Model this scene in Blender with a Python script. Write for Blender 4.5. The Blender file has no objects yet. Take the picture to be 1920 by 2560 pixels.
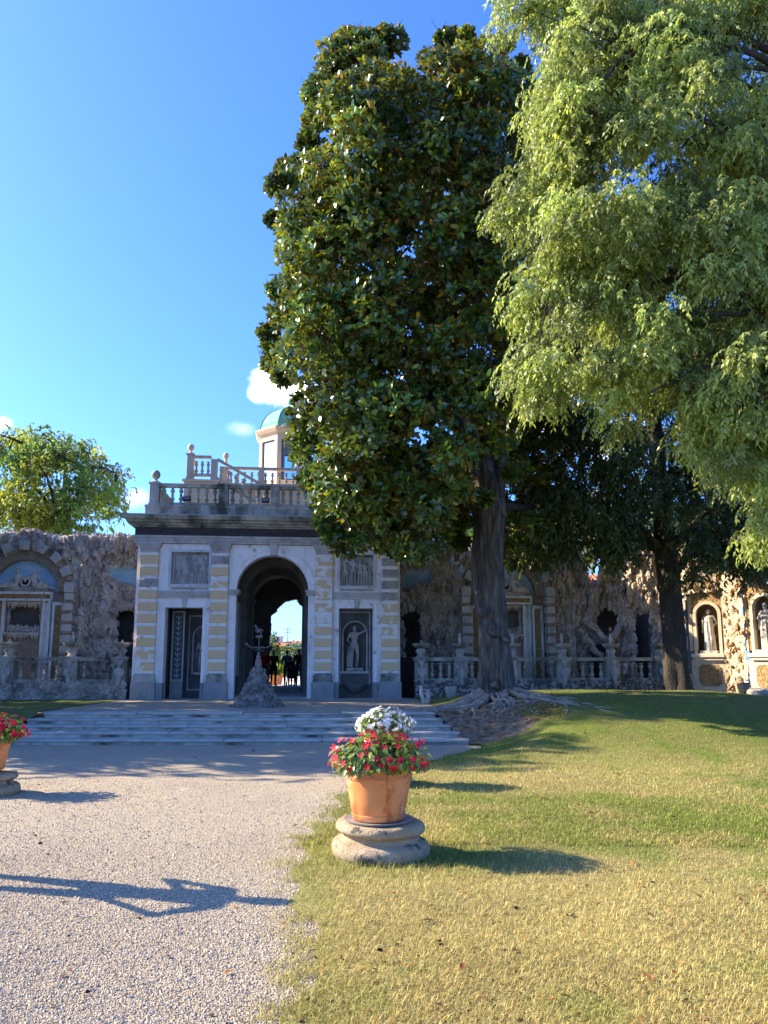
import bpy, bmesh, math, random
import numpy as np
from mathutils import Vector, Matrix
R = math.radians
sc = bpy.context.scene
col = sc.collection
rng = np.random.default_rng(7)
random.seed(7)

# ---------------------------------------------------------------- camera, sky, sun, exposure
F_PX, HOR, PITCH, EYE = 1923.0, 1652.0, R(9), 1.6
PY = HOR - F_PX * math.tan(PITCH)
cam = bpy.data.cameras.new('camera')
cam.sensor_fit = 'VERTICAL'; cam.sensor_height = 36; cam.lens = F_PX / 2560 * 36
cam.shift_y = (PY - 1280) / 2560
cam.clip_start = 0.1; cam.clip_end = 4000
camo = bpy.data.objects.new('camera', cam); col.objects.link(camo)
camo.location = (0, 0, EYE); camo.rotation_euler = (R(90) + PITCH, 0, 0)
sc.camera = camo

SUN_EL, SUN_B = R(31), R(12)
SUN = Vector((-math.cos(SUN_EL) * math.cos(SUN_B), math.cos(SUN_EL) * math.sin(SUN_B), math.sin(SUN_EL)))
sl = bpy.data.lights.new('sun', 'SUN'); sl.energy = 4.15; sl.angle = R(0.55); sl.color = (1, 0.83, 0.60)
so = bpy.data.objects.new('sun', sl); col.objects.link(so)
so.rotation_euler = (-SUN).to_track_quat('-Z', 'Y').to_euler()
so.location = (-30, 6, 30)

world = bpy.data.worlds.new('World'); sc.world = world; world.use_nodes = True
world.cycles.sampling_method = 'MANUAL'; world.cycles.sample_map_resolution = 256
wn = world.node_tree; wn.nodes.clear()
def wnode(t, **k):
    n = wn.nodes.new(t)
    for a, b in k.items(): setattr(n, a, b)
    return n
sky = wnode('ShaderNodeTexSky', sky_type='NISHITA', sun_disc=False)
sky.sun_elevation = SUN_EL; sky.sun_rotation = math.atan2(SUN.x, SUN.y)
sky.altitude = 0; sky.air_density = 0.8; sky.dust_density = 1.0; sky.ozone_density = 4.0
hsv = wnode('ShaderNodeHueSaturation'); hsv.inputs['Saturation'].default_value = 1.03
tint = wnode('ShaderNodeMix', data_type='RGBA', blend_type='MULTIPLY'); tint.inputs['Factor'].default_value = 1; tint.inputs['B'].default_value = (.43, .59, .93, 1)
wn.links.new(sky.outputs[0], tint.inputs['A']); wn.links.new(tint.outputs['Result'], hsv.inputs['Color'])
def cloud_dir(u, v):
    xc = (u - 960) / F_PX; yc = (PY - v) / F_PX
    c, s = math.cos(PITCH), math.sin(PITCH)
    return Vector((xc, c - yc * s, s + yc * c)).normalized()
tc = wnode('ShaderNodeTexCoord')
nz = wnode('ShaderNodeTexNoise'); nz.inputs['Scale'].default_value = 22; nz.inputs['Detail'].default_value = 10; nz.inputs['Roughness'].default_value = 0.68
wn.links.new(tc.outputs['Generated'], nz.inputs['Vector'])
cur = hsv.outputs['Color']
# white fair-weather clouds low over the horizon: (direction, half size in radians, density)
for (u, v), sz, den in (((690, 962), 0.062, 1.0), ((645, 985), 0.03, .8), ((740, 985), 0.06, 1.0), ((670, 940), .035, .9), ((12, 1058), 0.024, .8), ((-60, 1075), .06, 1), ((612, 1072), .026, .14), ((590, 1068), .03, .10), ((345, 1243), .034, .22), ((318, 1255), .03, .16), ((1330, 1050), .07, .5), ((1560, 1120), .09, .5), ((-420, 1150), .1, .8), ((2300, 900), .1, .6)):
    d = cloud_dir(u, v)
    vm = wnode('ShaderNodeVectorMath', operation='SUBTRACT'); vm.inputs[1].default_value = d
    nn = wnode('ShaderNodeVectorMath', operation='NORMALIZE'); wn.links.new(tc.outputs['Generated'], nn.inputs[0])
    wn.links.new(nn.outputs[0], vm.inputs[0])
    sq = wnode('ShaderNodeVectorMath', operation='MULTIPLY'); sq.inputs[1].default_value = (1, 1, 1.35)
    wn.links.new(vm.outputs[0], sq.inputs[0])
    ln = wnode('ShaderNodeVectorMath', operation='LENGTH'); wn.links.new(sq.outputs[0], ln.inputs[0])
    m1 = wnode('ShaderNodeMath', operation='MULTIPLY_ADD'); m1.inputs[1].default_value = -1 / sz; m1.inputs[2].default_value = 0.5
    wn.links.new(ln.outputs['Value'], m1.inputs[0])
    m2 = wnode('ShaderNodeMath', operation='ADD'); wn.links.new(m1.outputs[0], m2.inputs[0]); wn.links.new(nz.outputs['Fac'], m2.inputs[1])
    mr = wnode('ShaderNodeMapRange', interpolation_type='SMOOTHSTEP'); mr.inputs[1].default_value = 0.40; mr.inputs[2].default_value = 0.98; mr.inputs[4].default_value = den
    wn.links.new(m2.outputs[0], mr.inputs[0])
    mx = wnode('ShaderNodeMix', data_type='RGBA'); mx.inputs['B'].default_value = (7.5, 7.7, 8.1, 1)
    wn.links.new(mr.outputs[0], mx.inputs['Factor']); wn.links.new(cur, mx.inputs['A'])
    cur = mx.outputs['Result']
bg = wnode('ShaderNodeBackground'); bg.inputs['Strength'].default_value = 0.15
wn.links.new(cur, bg.inputs['Color'])
wo = wnode('ShaderNodeOutputWorld'); wn.links.new(bg.outputs[0], wo.inputs['Surface'])
vs = sc.view_settings
vs.view_transform = 'Standard'; vs.look = 'None'; vs.gamma = 1; vs.use_curve_mapping = False; vs.exposure = 1.86
sc.cycles.max_bounces = 4; sc.cycles.diffuse_bounces = 3; sc.cycles.glossy_bounces = 2; sc.cycles.transmission_bounces = 3; sc.cycles.transparent_max_bounces = 6

# ---------------------------------------------------------------- places
def at(u, v, Y):
    d = cloud_dir(u, v); t = Y / d.y
    return Vector((d.x * t, Y, EYE + d.z * t))
K = 1920 / 1659
FA = R(5.8)                                   # the pavilion front stands turned by this much
FO = Vector((-7.2597, 22.4, 0))
FE = Vector((math.cos(FA), math.sin(FA), 0)); FN = Vector((-math.sin(FA), math.cos(FA), 0))
def fw(s, d, z=0): return FO + FE * s + FN * d + Vector((0, 0, z))
TER = 0.5                                     # terrace level

# ---------------------------------------------------------------- numpy noise
def _hash(ix, iy, iz, seed):
    h = (ix.astype(np.int64) * 374761393 + iy.astype(np.int64) * 668265263 + iz.astype(np.int64) * 2147483647 + seed * 974634533) & 0xffffffff
    h = ((h ^ (h >> 13)) * 1274126177) & 0xffffffff
    h = (h ^ (h >> 16)) & 0xffffffff
    return h / 4294967295.0
def vnoise(P, seed=0):
    P = np.asarray(P, float); i = np.floor(P); f = P - i; f = f * f * (3 - 2 * f)
    ix, iy, iz = i[:, 0], i[:, 1], i[:, 2]; o = 0
    for a in (0, 1):
        wa = f[:, 0] if a else 1 - f[:, 0]
        for b in (0, 1):
            wb = f[:, 1] if b else 1 - f[:, 1]
            for c in (0, 1):
                wc = f[:, 2] if c else 1 - f[:, 2]
                o = o + wa * wb * wc * _hash(ix + a, iy + b, iz + c, seed)
    return o
def fbm(P, octv=4, seed=0, ridge=False):
    P = np.asarray(P, float); s = 0; a = 1; t = 0
    for k in range(octv):
        n = vnoise(P * 2 ** k + k * 17.3, seed + k)
        if ridge: n = 1 - np.abs(2 * n - 1)
        s = s + a * n; t += a; a *= 0.5
    return s / t
def sstep(x, a, b):
    t = np.clip((np.asarray(x, float) - a) / (b - a), 0, 1); return t * t * (3 - 2 * t)

# ---------------------------------------------------------------- scene helpers
def tag(o, label=None, cat=None, group=None, kind=None):
    if label: o['label'] = label
    if cat: o['category'] = cat
    if group: o['group'] = group
    if kind: o['kind'] = kind
    return o
def thing(name, label, cat, loc=(0, 0, 0), rz=0.0, group=None):
    o = bpy.data.objects.new(name, None); col.objects.link(o)
    o.empty_display_size = 0.2
    o.location = loc; o.rotation_euler = (0, 0, rz)
    return tag(o, label, cat, group)
def link(name, me, parent=None, loc=None, rot=None, scale=None):
    o = bpy.data.objects.new(name, me); col.objects.link(o)
    if parent: o.parent = parent
    if loc is not None: o.location = loc
    if rot is not None: o.rotation_euler = rot
    if scale is not None: o.scale = scale if hasattr(scale, '__len__') else (scale,) * 3
    return o
def copy_tree(o, parent=None):
    c = o.copy(); col.objects.link(c); c.parent = parent
    for ch in list(o.children): copy_tree(ch, c)
    return c
def np_mesh(name, V, Fc, mat=None, smooth=True, color=None, sharp=None):
    V = np.asarray(V, np.float32); Fc = np.asarray(Fc, np.int32); k = Fc.shape[1]
    me = bpy.data.meshes.new(name)
    me.vertices.add(len(V)); me.vertices.foreach_set('co', V.ravel())
    me.loops.add(Fc.size); me.loops.foreach_set('vertex_index', Fc.ravel())
    me.polygons.add(len(Fc)); me.polygons.foreach_set('loop_start', np.arange(0, Fc.size, k, dtype=np.int32))
    me.polygons.foreach_set('use_smooth', np.full(len(Fc), smooth, dtype=bool))
    if color is not None:
        a = me.color_attributes.new('Col', 'FLOAT_COLOR', 'POINT')
        c4 = np.ones((len(V), 4), np.float32); c4[:, :3] = color
        a.data.foreach_set('color', c4.ravel())
    me.update(calc_edges=True); me.validate()
    if mat: me.materials.append(mat)
    if sharp and smooth: me.set_sharp_from_angle(angle=R(sharp))
    return me
class MB:
    def __init__(s): s.v = []; s.f = []
    def add(s, V, Fs):
        n = len(s.v); s.v += [tuple(p) for p in V]; s.f += [tuple(i + n for i in q) for q in Fs]; return s
    def box(s, x0, x1, y0, y1, z0, z1, tp=0):
        V = [(x0, y0, z0), (x1, y0, z0), (x1, y1, z0), (x0, y1, z0), (x0 + tp, y0 + tp, z1), (x1 - tp, y0 + tp, z1), (x1 - tp, y1 - tp, z1), (x0 + tp, y1 - tp, z1)]
        return s.add(V, [(3, 2, 1, 0), (4, 5, 6, 7), (0, 1, 5, 4), (1, 2, 6, 5), (2, 3, 7, 6), (3, 0, 4, 7)])
    def bbox(s, x0, x1, y0, y1, z0, z1, b=.008):
        # box with chamfered vertical and horizontal edges
        xs, ys, zs = (x0, x0 + b, x1 - b, x1), (y0, y0 + b, y1 - b, y1), (z0, z0 + b, z1 - b, z1)
        bm = bmesh.new(); bmesh.ops.create_cube(bm, size=1)
        for v in bm.verts: v.co = Vector((x0 if v.co.x < 0 else x1, y0 if v.co.y < 0 else y1, z0 if v.co.z < 0 else z1))
        bmesh.ops.bevel(bm, geom=bm.edges[:], offset=b, segments=1, affect='EDGES')
        bm.verts.ensure_lookup_table(); bm.verts.index_update()
        s.add([v.co[:] for v in bm.verts], [[v.index for v in f.verts] for f in bm.faces]); bm.free(); return s
    def prism(s, poly, axis, a0, a1):
        # poly: 2-D points; axis 'x' -> (y,z), 'y' -> (x,z), 'z' -> (x,y)
        n = len(poly)
        def P(p, a): return {'x': (a, p[0], p[1]), 'y': (p[0], a, p[1]), 'z': (p[0], p[1], a)}[axis]
        V = [P(p, a0) for p in poly] + [P(p, a1) for p in poly]
        Fs = [tuple(range(n))[::-1], tuple(range(n, 2 * n))] + [(i, (i + 1) % n, n + (i + 1) % n, n + i) for i in range(n)]
        return s.add(V, Fs)
    def lathe(s, prof, n=24, c=(0, 0, 0), cap=True, a0=0, lobes=0, la=0):
        V = []; m = len(prof)
        for r, z in prof:
            for i in range(n):
                a = a0 + 2 * math.pi * i / n; rr = r * (1 + la * math.cos(lobes * a))
                V.append((c[0] + rr * math.cos(a), c[1] + rr * math.sin(a), c[2] + z))
        Fs = [(j * n + i, j * n + (i + 1) % n, (j + 1) * n + (i + 1) % n, (j + 1) * n + i) for j in range(m - 1) for i in range(n)]
        if cap: Fs += [tuple(range(n))[::-1], tuple(range((m - 1) * n, m * n))]
        return s.add(V, Fs)
    def tube(s, pts, rad, n=8, cap=True, lob=None):
        pts = [Vector(p) for p in pts]; m = len(pts)
        if not hasattr(rad, '__len__'): rad = [rad] * m
        V = []; ref = None
        for i, p in enumerate(pts):
            t = (pts[min(i + 1, m - 1)] - pts[max(i - 1, 0)])
            t = t.normalized() if t.length > 1e-9 else Vector((0, 0, 1))
            if ref is None: ref = t.orthogonal().normalized()
            ref = (ref - t * ref.dot(t)); ref = ref.normalized() if ref.length > 1e-6 else t.orthogonal().normalized()
            b = t.cross(ref)
            for k in range(n):
                a = 2 * math.pi * k / n; rr = rad[i] * (lob(a, i / (m - 1)) if lob else 1)
                V.append(p + (ref * math.cos(a) + b * math.sin(a)) * rr)
        Fs = [(j * n + i, j * n + (i + 1) % n, (j + 1) * n + (i + 1) % n, (j + 1) * n + i) for j in range(m - 1) for i in range(n)]
        if cap: Fs += [tuple(range(n))[::-1], tuple(range((m - 1) * n, m * n))]
        return s.add(V, Fs)
    def ell(s, c, r, n=12, m=8, rot=None):
        V = []; Fs = []
        if not hasattr(r, '__len__'): r = (r, r, r)
        for j in range(1, m):
            t = math.pi * j / m
            for i in range(n):
                a = 2 * math.pi * i / n
                V.append(Vector((r[0] * math.sin(t) * math.cos(a), r[1] * math.sin(t) * math.sin(a), r[2] * math.cos(t))))
        V += [Vector((0, 0, r[2])), Vector((0, 0, -r[2]))]
        if rot: V = [rot @ v for v in V]
        V = [v + Vector(c) for v in V]
        for j in range(m - 2): Fs += [(j * n + i, (j + 1) * n + i, (j + 1) * n + (i + 1) % n, j * n + (i + 1) % n) for i in range(n)]
        T = (m - 1) * n
        Fs += [(T, i, (i + 1) % n) for i in range(n)] + [(T + 1, (m - 2) * n + (i + 1) % n, (m - 2) * n + i) for i in range(n)]
        return s.add(V, Fs)
    def mesh(s, name, mat=None, sharp=None):
        me = bpy.data.meshes.new(name); me.from_pydata([tuple(p) for p in s.v], [], s.f)
        if sharp:
            me.polygons.foreach_set('use_smooth', [True] * len(me.polygons)); me.set_sharp_from_angle(angle=R(sharp))
        if mat: me.materials.append(mat)
        me.update(); return me
    def build(s, name, mat=None, parent=None, sharp=None, loc=None, rot=None):
        return link(name, s.mesh(name, mat, sharp), parent, loc, rot)

# ---------------------------------------------------------------- materials
MATS = {}
def mat(name, cols, scale=5.0, rough=.85, bump=.25, bs=40.0, spec=.25, stretch=(1, 1, 1), stain=None, stain2=None, detail=6, attr=False, metal=0, dist=.02, lo=.32, hi=.68, bump2=None):
    m = bpy.data.materials.new(name); m.use_nodes = True; nt = m.node_tree; N = nt.nodes; L = nt.links
    bs_ = N['Principled BSDF']; bs_.inputs['Roughness'].default_value = rough
    bs_.inputs['Specular IOR Level'].default_value = spec; bs_.inputs['Metallic'].default_value = metal
    g = N.new('ShaderNodeNewGeometry')
    def noise(scale, stretch=(1, 1, 1), detail=6, rgh=.6):
        mp = N.new('ShaderNodeMapping'); mp.inputs['Scale'].default_value = stretch; L.new(g.outputs['Position'], mp.inputs['Vector'])
        n = N.new('ShaderNodeTexNoise'); n.inputs['Scale'].default_value = scale; n.inputs['Detail'].default_value = detail; n.inputs['Roughness'].default_value = rgh
        L.new(mp.outputs[0], n.inputs['Vector']); return n.outputs['Fac']
    def ramp(fac, lo, hi, cols):
        r = N.new('ShaderNodeValToRGB'); e = r.color_ramp.elements
        while len(e) < len(cols): e.new(0.5)
        for i, c in enumerate(cols):
            e[i].position = lo + (hi - lo) * i / max(1, len(cols) - 1); e[i].color = (*c, 1)
        L.new(fac, r.inputs[0]); return r.outputs[0]
    c = ramp(noise(scale, stretch, detail), lo, hi, cols)
    for st in (stain, stain2):
        if st:
            scol, ssc, slo, shi, sst = st
            f = ramp(noise(ssc, sst, 7, .65), slo, shi, [(0, 0, 0), (1, 1, 1)])
            mx = N.new('ShaderNodeMix'); mx.data_type = 'RGBA'; mx.inputs['B'].default_value = (*scol, 1)
            L.new(f, mx.inputs['Factor']); L.new(c, mx.inputs['A']); c = mx.outputs['Result']
    if attr:
        a = N.new('ShaderNodeAttribute'); a.attribute_name = 'Col'
        mx = N.new('ShaderNodeMix'); mx.data_type = 'RGBA'; mx.blend_type = 'MULTIPLY'; mx.inputs['Factor'].default_value = 1
        L.new(c, mx.inputs['A']); L.new(a.outputs['Color'], mx.inputs['B']); c = mx.outputs['Result']
    L.new(c, bs_.inputs['Base Color'])
    if bump:
        b = N.new('ShaderNodeBump'); b.inputs['Strength'].default_value = bump; b.inputs['Distance'].default_value = dist
        L.new(noise(bs, (1, 1, 1), 5, .65), b.inputs['Height']); nrm = b.outputs[0]
        if bump2:
            v = N.new('ShaderNodeTexVoronoi'); v.inputs['Scale'].default_value = bump2[0]; L.new(g.outputs['Position'], v.inputs['Vector'])
            b2 = N.new('ShaderNodeBump'); b2.inputs['Strength'].default_value = bump2[1]; b2.inputs['Distance'].default_value = bump2[2]; b2.invert = True
            L.new(v.outputs['Distance'], b2.inputs['Height']); L.new(nrm, b2.inputs['Normal']); nrm = b2.outputs[0]
        L.new(nrm, bs_.inputs['Normal'])
    MATS[name] = m; return m
def leafmat(name, top, under, transl=.35, rough=.45, spec=.4, tcol=None):
    m = bpy.data.materials.new(name); m.use_nodes = True; nt = m.node_tree; N = nt.nodes; L = nt.links
    p = N['Principled BSDF']; p.inputs['Roughness'].default_value = rough; p.inputs['Specular IOR Level'].default_value = spec
    g = N.new('ShaderNodeNewGeometry'); a = N.new('ShaderNodeAttribute'); a.attribute_name = 'Col'
    mx = N.new('ShaderNodeMix'); mx.data_type = 'RGBA'; mx.inputs['A'].default_value = (*top, 1); mx.inputs['B'].default_value = (*under, 1)
    L.new(g.outputs['Backfacing'], mx.inputs['Factor'])
    mu = N.new('ShaderNodeMix'); mu.data_type = 'RGBA'; mu.blend_type = 'MULTIPLY'; mu.inputs['Factor'].default_value = 1
    L.new(mx.outputs['Result'], mu.inputs['A']); L.new(a.outputs['Color'], mu.inputs['B'])
    L.new(mu.outputs['Result'], p.inputs['Base Color'])
    t = N.new('ShaderNodeBsdfTranslucent'); tm = N.new('ShaderNodeMix'); tm.data_type = 'RGBA'; tm.blend_type = 'MULTIPLY'; tm.inputs['Factor'].default_value = 1
    tm.inputs['A'].default_value = (*(tcol or top), 1); L.new(a.outputs['Color'], tm.inputs['B']); L.new(tm.outputs['Result'], t.inputs['Color'])
    ms = N.new('ShaderNodeMixShader'); ms.inputs[0].default_value = transl
    L.new(p.outputs[0], ms.inputs[1]); L.new(t.outputs[0], ms.inputs[2]); L.new(ms.outputs[0], N['Material Output'].inputs['Surface'])
    MATS[name] = m; return m
def glassmat(name, tint=(.85, .93, .95)):
    m = bpy.data.materials.new(name); m.use_nodes = True; N = m.node_tree.nodes; L = m.node_tree.links
    gl = N.new('ShaderNodeBsdfGlossy'); gl.inputs['Roughness'].default_value = .03
    tr = N.new('ShaderNodeBsdfTransparent'); tr.inputs[0].default_value = (*tint, 1)
    fr = N.new('ShaderNodeFresnel'); fr.inputs[0].default_value = 1.5
    ms = N.new('ShaderNodeMixShader'); L.new(fr.outputs[0], ms.inputs[0]); L.new(tr.outputs[0], ms.inputs[1]); L.new(gl.outputs[0], ms.inputs[2])
    L.new(ms.outputs[0], N['Material Output'].inputs['Surface']); MATS[name] = m; return m

mat('white_plaster', [(.70, .69, .66), (.80, .79, .76), (.84, .83, .80)], 2.2, .9, .25, 30, stain=((.47, .47, .44), 2.6, .54, .74, (2.6, 2.6, .28)), stain2=((.44, .40, .33), 3.4, .61, .66, (1, 1, 1)))
mat('ochre_plaster', [(.66, .48, .26), (.70, .52, .29), (.68, .50, .28)], 3, .9, .2, 40, stain=((.60, .56, .48), 5.5, .655, .67, (1, 1, 1)), stain2=((.55, .44, .28), 2.1, .6, .8, (1, 1, 1)))
mat('ochre_peeled', [(.64, .47, .26), (.68, .51, .29)], 3, .9, .3, 40, stain=((.74, .72, .66), 3.6, .50, .51, (1, 1, 1)), stain2=((.45, .40, .32), 8, .60, .66, (1, 1, 1)))
mat('grey_stone', [(.34, .335, .31), (.47, .46, .425), (.54, .525, .49)], 3, .88, .3, 35, stain=((.17, .175, .17), 1.2, .52, .75, (1.5, 1.5, .35)))
mat('plinth_stone', [(.21, .225, .225), (.32, .325, .32)], 2.5, .8, .25, 60, stain=((.36, .35, .33), 8, .55, .7, (2, 2, .3)))
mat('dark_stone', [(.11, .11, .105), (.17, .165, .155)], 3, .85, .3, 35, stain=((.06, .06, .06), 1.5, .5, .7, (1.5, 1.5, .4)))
mat('moss_stone', [(.26, .26, .225), (.40, .39, .335), (.47, .46, .415)], 2.6, .9, .35, 30, stain=((.07, .08, .06), 1.3, .45, .65, (1.2, 1.2, .6)))
mat('frieze_pebble', [(.035, .035, .04), (.08, .075, .075), (.16, .14, .13)], 30, .9, .8, 45, bump2=(30, .9, .04), lo=.35, hi=.72)
mat('tufa', [(.27, .245, .215), (.43, .39, .35), (.55, .505, .46)], 2.3, .95, .9, 16, dist=.05, stain=((.10, .085, .07), 3.1, .54, .70, (1, 1, .6)), stain2=((.38, .31, .24), 9, .6, .7, (1, 1, 1)), bump2=(16, .6, .05))
mat('tufa_pale_sunlit', [(.42, .33, .235), (.55, .45, .34), (.62, .53, .42)], 2.3, .95, .9, 16, dist=.05, stain=((.2, .14, .09), 3.1, .55, .7, (1, 1, .6)), bump2=(16, .6, .05))  # paler, warmer copy of tufa; carries sunlight in its colour on the right wall
mat('pebble_ring', [(.20, .165, .13), (.30, .25, .2), (.36, .31, .25)], 14, .92, .7, 35, bump2=(30, .9, .03))
mat('pebble_brown', [(.22, .13, .06), (.38, .25, .12), (.48, .35, .19)], 14, .9, .6, 30, bump2=(28, 1, .04))
mat('sky_paint', [(.22, .44, .66), (.32, .56, .76), (.52, .70, .80)], 1.1, .85, .15, 20, stretch=(1, 1, 2.5))
mat('frame_stone', [(.52, .55, .55), (.66, .68, .67)], 3, .85, .2, 30, stain=((.27, .29, .29), 2, .5, .7, (2, 2, .4)))
mat('quoin_stone', [(.36, .365, .35), (.46, .465, .44)], 3, .88, .25, 30, stain=((.25, .255, .25), 3, .5, .7, (1, 1, .6)))
mat('statue_stone', [(.42, .40, .355), (.56, .535, .475)], 5, .8, .3, 40, stain=((.17, .17, .165), 4, .5, .7, (1, 1, .6)))
mat('statue_dark', [(.13, .14, .14), (.21, .22, .22)], 5, .75, .3, 40)
mat('relief_stone', [(.33, .325, .31), (.46, .45, .42)], 6, .85, .5, 18, dist=.03, stain=((.14, .135, .125), 3, .5, .7, (1, 1, .5)))
mat('warm_stone', [(.48, .41, .32), (.56, .48, .38)], 3, .85, .2, 30, stain=((.34, .27, .21), 2, .5, .7, (1.5, 1.5, .5)))
mat('warm_paint', [(.62, .49, .33), (.68, .54, .38)], 3, .85, .15, 30)
mat('verdigris', [(.16, .44, .27), (.21, .52, .32), (.26, .56, .36)], 2.5, .85, .15, 30, spec=.1, stain=((.16, .36, .27), 3, .55, .7, (3, 3, .5)))
mat('interior_shade', [(.10, .095, .085), (.17, .16, .145)], 2, .95, .4, 18, dist=.04)  # dark tone puts the shade of caves and voids into the colour
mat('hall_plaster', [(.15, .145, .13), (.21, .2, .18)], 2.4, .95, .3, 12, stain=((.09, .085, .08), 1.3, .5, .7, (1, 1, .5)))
mat('mosaic', [(.06, .075, .085), (.10, .115, .12)], 20, .7, .4, 60)
mat('mosaic_light', [(.34, .34, .32), (.44, .43, .4)], 20, .8, .4, 60)
mat('black_iron_and_shade', [(.012, .012, .014), (.025, .025, .028)], 8, .6, .2, 60)  # iron, and also the painted shade of the oculus and gate opening
mat('bronze', [(.10, .10, .09), (.17, .165, .14)], 10, .6, .3, 60, spec=.4)
mat('vase_stone', [(.20, .15, .13), (.28, .22, .19)], 12, .8, .3, 60)
mat('cone_rock', [(.10, .095, .085), (.20, .19, .17), (.29, .28, .25)], 6, .92, .8, 22, dist=.04, stain=((.12, .13, .09), 2, .55, .7, (1, 1, 1)))
mat('terracotta', [(.58, .20, .06), (.66, .25, .08), (.70, .30, .12)], 3.2, .72, .12, 60, spec=.3, stain=((.47, .13, .03), 4.2, .52, .60, (1.6, 1.6, .5)), stain2=((.70, .50, .38), 5, .55, .75, (1.5, 1.5, .8)))
mat('plinth_granite', [(.26, .19, .11), (.39, .30, .185), (.47, .38, .25)], 5, .95, 1.0, 55, dist=.02, stain=((.09, .09, .075), 5, .56, .64, (1, 1, 1.2)), stain2=((.36, .35, .31), 11, .63, .70, (1, 1, 1)))
mat('zinc', [(.35, .35, .35), (.45, .45, .45)], 6, .5, .05, 40, metal=.6)
mat('soil', [(.10, .075, .05), (.19, .145, .10), (.30, .24, .17)], 9, .95, .8, 40, dist=.03)
mat('bark', [(.035, .031, .026), (.12, .107, .092), (.22, .20, .175)], 11, .95, 1.0, 22, stretch=(1, 1, .16), dist=.08, stain=((.20, .195, .18), 2.2, .60, .74, (1, 1, .5)))
mat('bark_dark', [(.035, .03, .025), (.07, .06, .05)], 6, .95, .9, 14, stretch=(1, 1, .25), dist=.05)
mat('root_bark', [(.16, .125, .09), (.30, .245, .19), (.40, .34, .27)], 8, .93, .7, 30, dist=.03)
mat('step_stone', [(.26, .255, .22), (.36, .355, .31), (.41, .40, .36)], 3, .88, .3, 40, stain=((.26, .265, .24), 3.5, .56, .74, (.6, 1, 1.5)), stain2=((.44, .44, .40), 8, .6, .7, (1, 1, 1)))
mat('gravel', [(.27, .225, .155), (.47, .40, .285), (.60, .52, .385)], 75, .95, .9, 120, dist=.02, detail=8, lo=.34, hi=.66, stain=((.37, .31, .24), .55, .48, .72, (1, 1, 1)), stain2=((.56, .49, .39), 1.7, .60, .74, (1, .5, 1)), bump2=(70, .8, .02))
mat('gravel_stone', [(1, 1, 1), (1, 1, 1)], 20, .95, 0, attr=True, spec=.1)
mat('sunlit_cream_plaster', [(.56, .47, .34), (.66, .57, .43)], 3, .9, .25, 30, stain=((.42, .33, .22), 3, .55, .7, (1, 1, .5)))  # cream tone puts warm sunlight into the niche frames
mat('lawn', [(.55, .55, .5), (1, 1, 1), (1.3, 1.25, 1.1)], 55, .95, .9, 60, dist=.03, detail=8, attr=True)
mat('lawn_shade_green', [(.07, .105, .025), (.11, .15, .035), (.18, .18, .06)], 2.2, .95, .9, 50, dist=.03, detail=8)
mat('earth', [(.16, .13, .09), (.24, .2, .15)], .3, .95, .4, 4)
mat('courtyard', [(.60, .54, .45), (.66, .6, .5)], 3, .95, .3, 40)
mat('roof_tile', [(.50, .13, .055), (.58, .18, .08), (.50, .2, .12)], 2, .85, .4, 8)
mat('wall_pale', [(.55, .56, .57), (.62, .62, .62)], 2, .9, .1, 20)
mat('solar', [(.10, .16, .30), (.13, .2, .36)], 2, .25, 0, 20, spec=.6)
mat('red_cloth', [(.36, .012, .02), (.42, .02, .03)], 6, .85, .2, 40)
mat('navy_cloth', [(.018, .022, .045), (.03, .035, .06)], 6, .9, .2, 40)
mat('black_cloth', [(.012, .012, .015), (.022, .022, .026)], 6, .9, .2, 40)
mat('grey_cloth', [(.09, .11, .14), (.14, .16, .19)], 6, .9, .2, 40)
mat('white_cloth', [(.66, .66, .63), (.72, .72, .7)], 6, .9, .2, 40)
mat('skin', [(.38, .21, .14), (.44, .26, .18)], 8, .6, .05, 60)
mat('hair', [(.018, .012, .01), (.035, .025, .02)], 20, .6, .4, 60)
mat('hair_grey', [(.16, .15, .14), (.25, .24, .22)], 20, .7, .4, 60)
mat('shoe', [(.02, .02, .02), (.04, .035, .03)], 8, .6, .1, 40)
mat('lamp_black', [(.012, .013, .014), (.02, .02, .02)], 6, .45, .05, 40)
mat('lamp_glass', [(.10, .12, .12), (.14, .16, .16)], 4, .15, 0, 40, spec=.6)
mat('water', [(.55, .6, .62), (.65, .7, .72)], 4, .2, 0, 40)
glassmat('window_glass')
leafmat('magnolia_leaf', (.046, .104, .024), (.12, .12, .032), .17, .28, .5, (.17, .26, .03))
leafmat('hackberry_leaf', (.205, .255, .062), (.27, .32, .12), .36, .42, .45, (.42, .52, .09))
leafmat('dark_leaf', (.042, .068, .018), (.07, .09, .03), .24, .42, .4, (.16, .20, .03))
leafmat('yellow_leaf', (.12, .17, .045), (.16, .20, .07), .45, .5, .3, (.28, .34, .05))
leafmat('hedge_leaf', (.045, .085, .02), (.06, .1, .03), .3, .5, .3, (.15, .22, .03))
leafmat('impatiens_leaf', (.115, .19, .035), (.17, .24, .07), .28, .38, .45, (.22, .30, .03))
leafmat('red_petal', (.50, .006, .030), (.45, .01, .04), .2, .55, .25, (.7, .02, .06))
leafmat('white_petal', (.74, .75, .70), (.7, .72, .66), .3, .6, .25, (.8, .82, .74))
leafmat('grass_blade', (1, 1, 1), (1, 1, 1), .3, .6, .2, (1, 1, .6))
leafmat('dry_leaf', (.15, .08, .04), (.2, .11, .06), .1, .7, .2)
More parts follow.
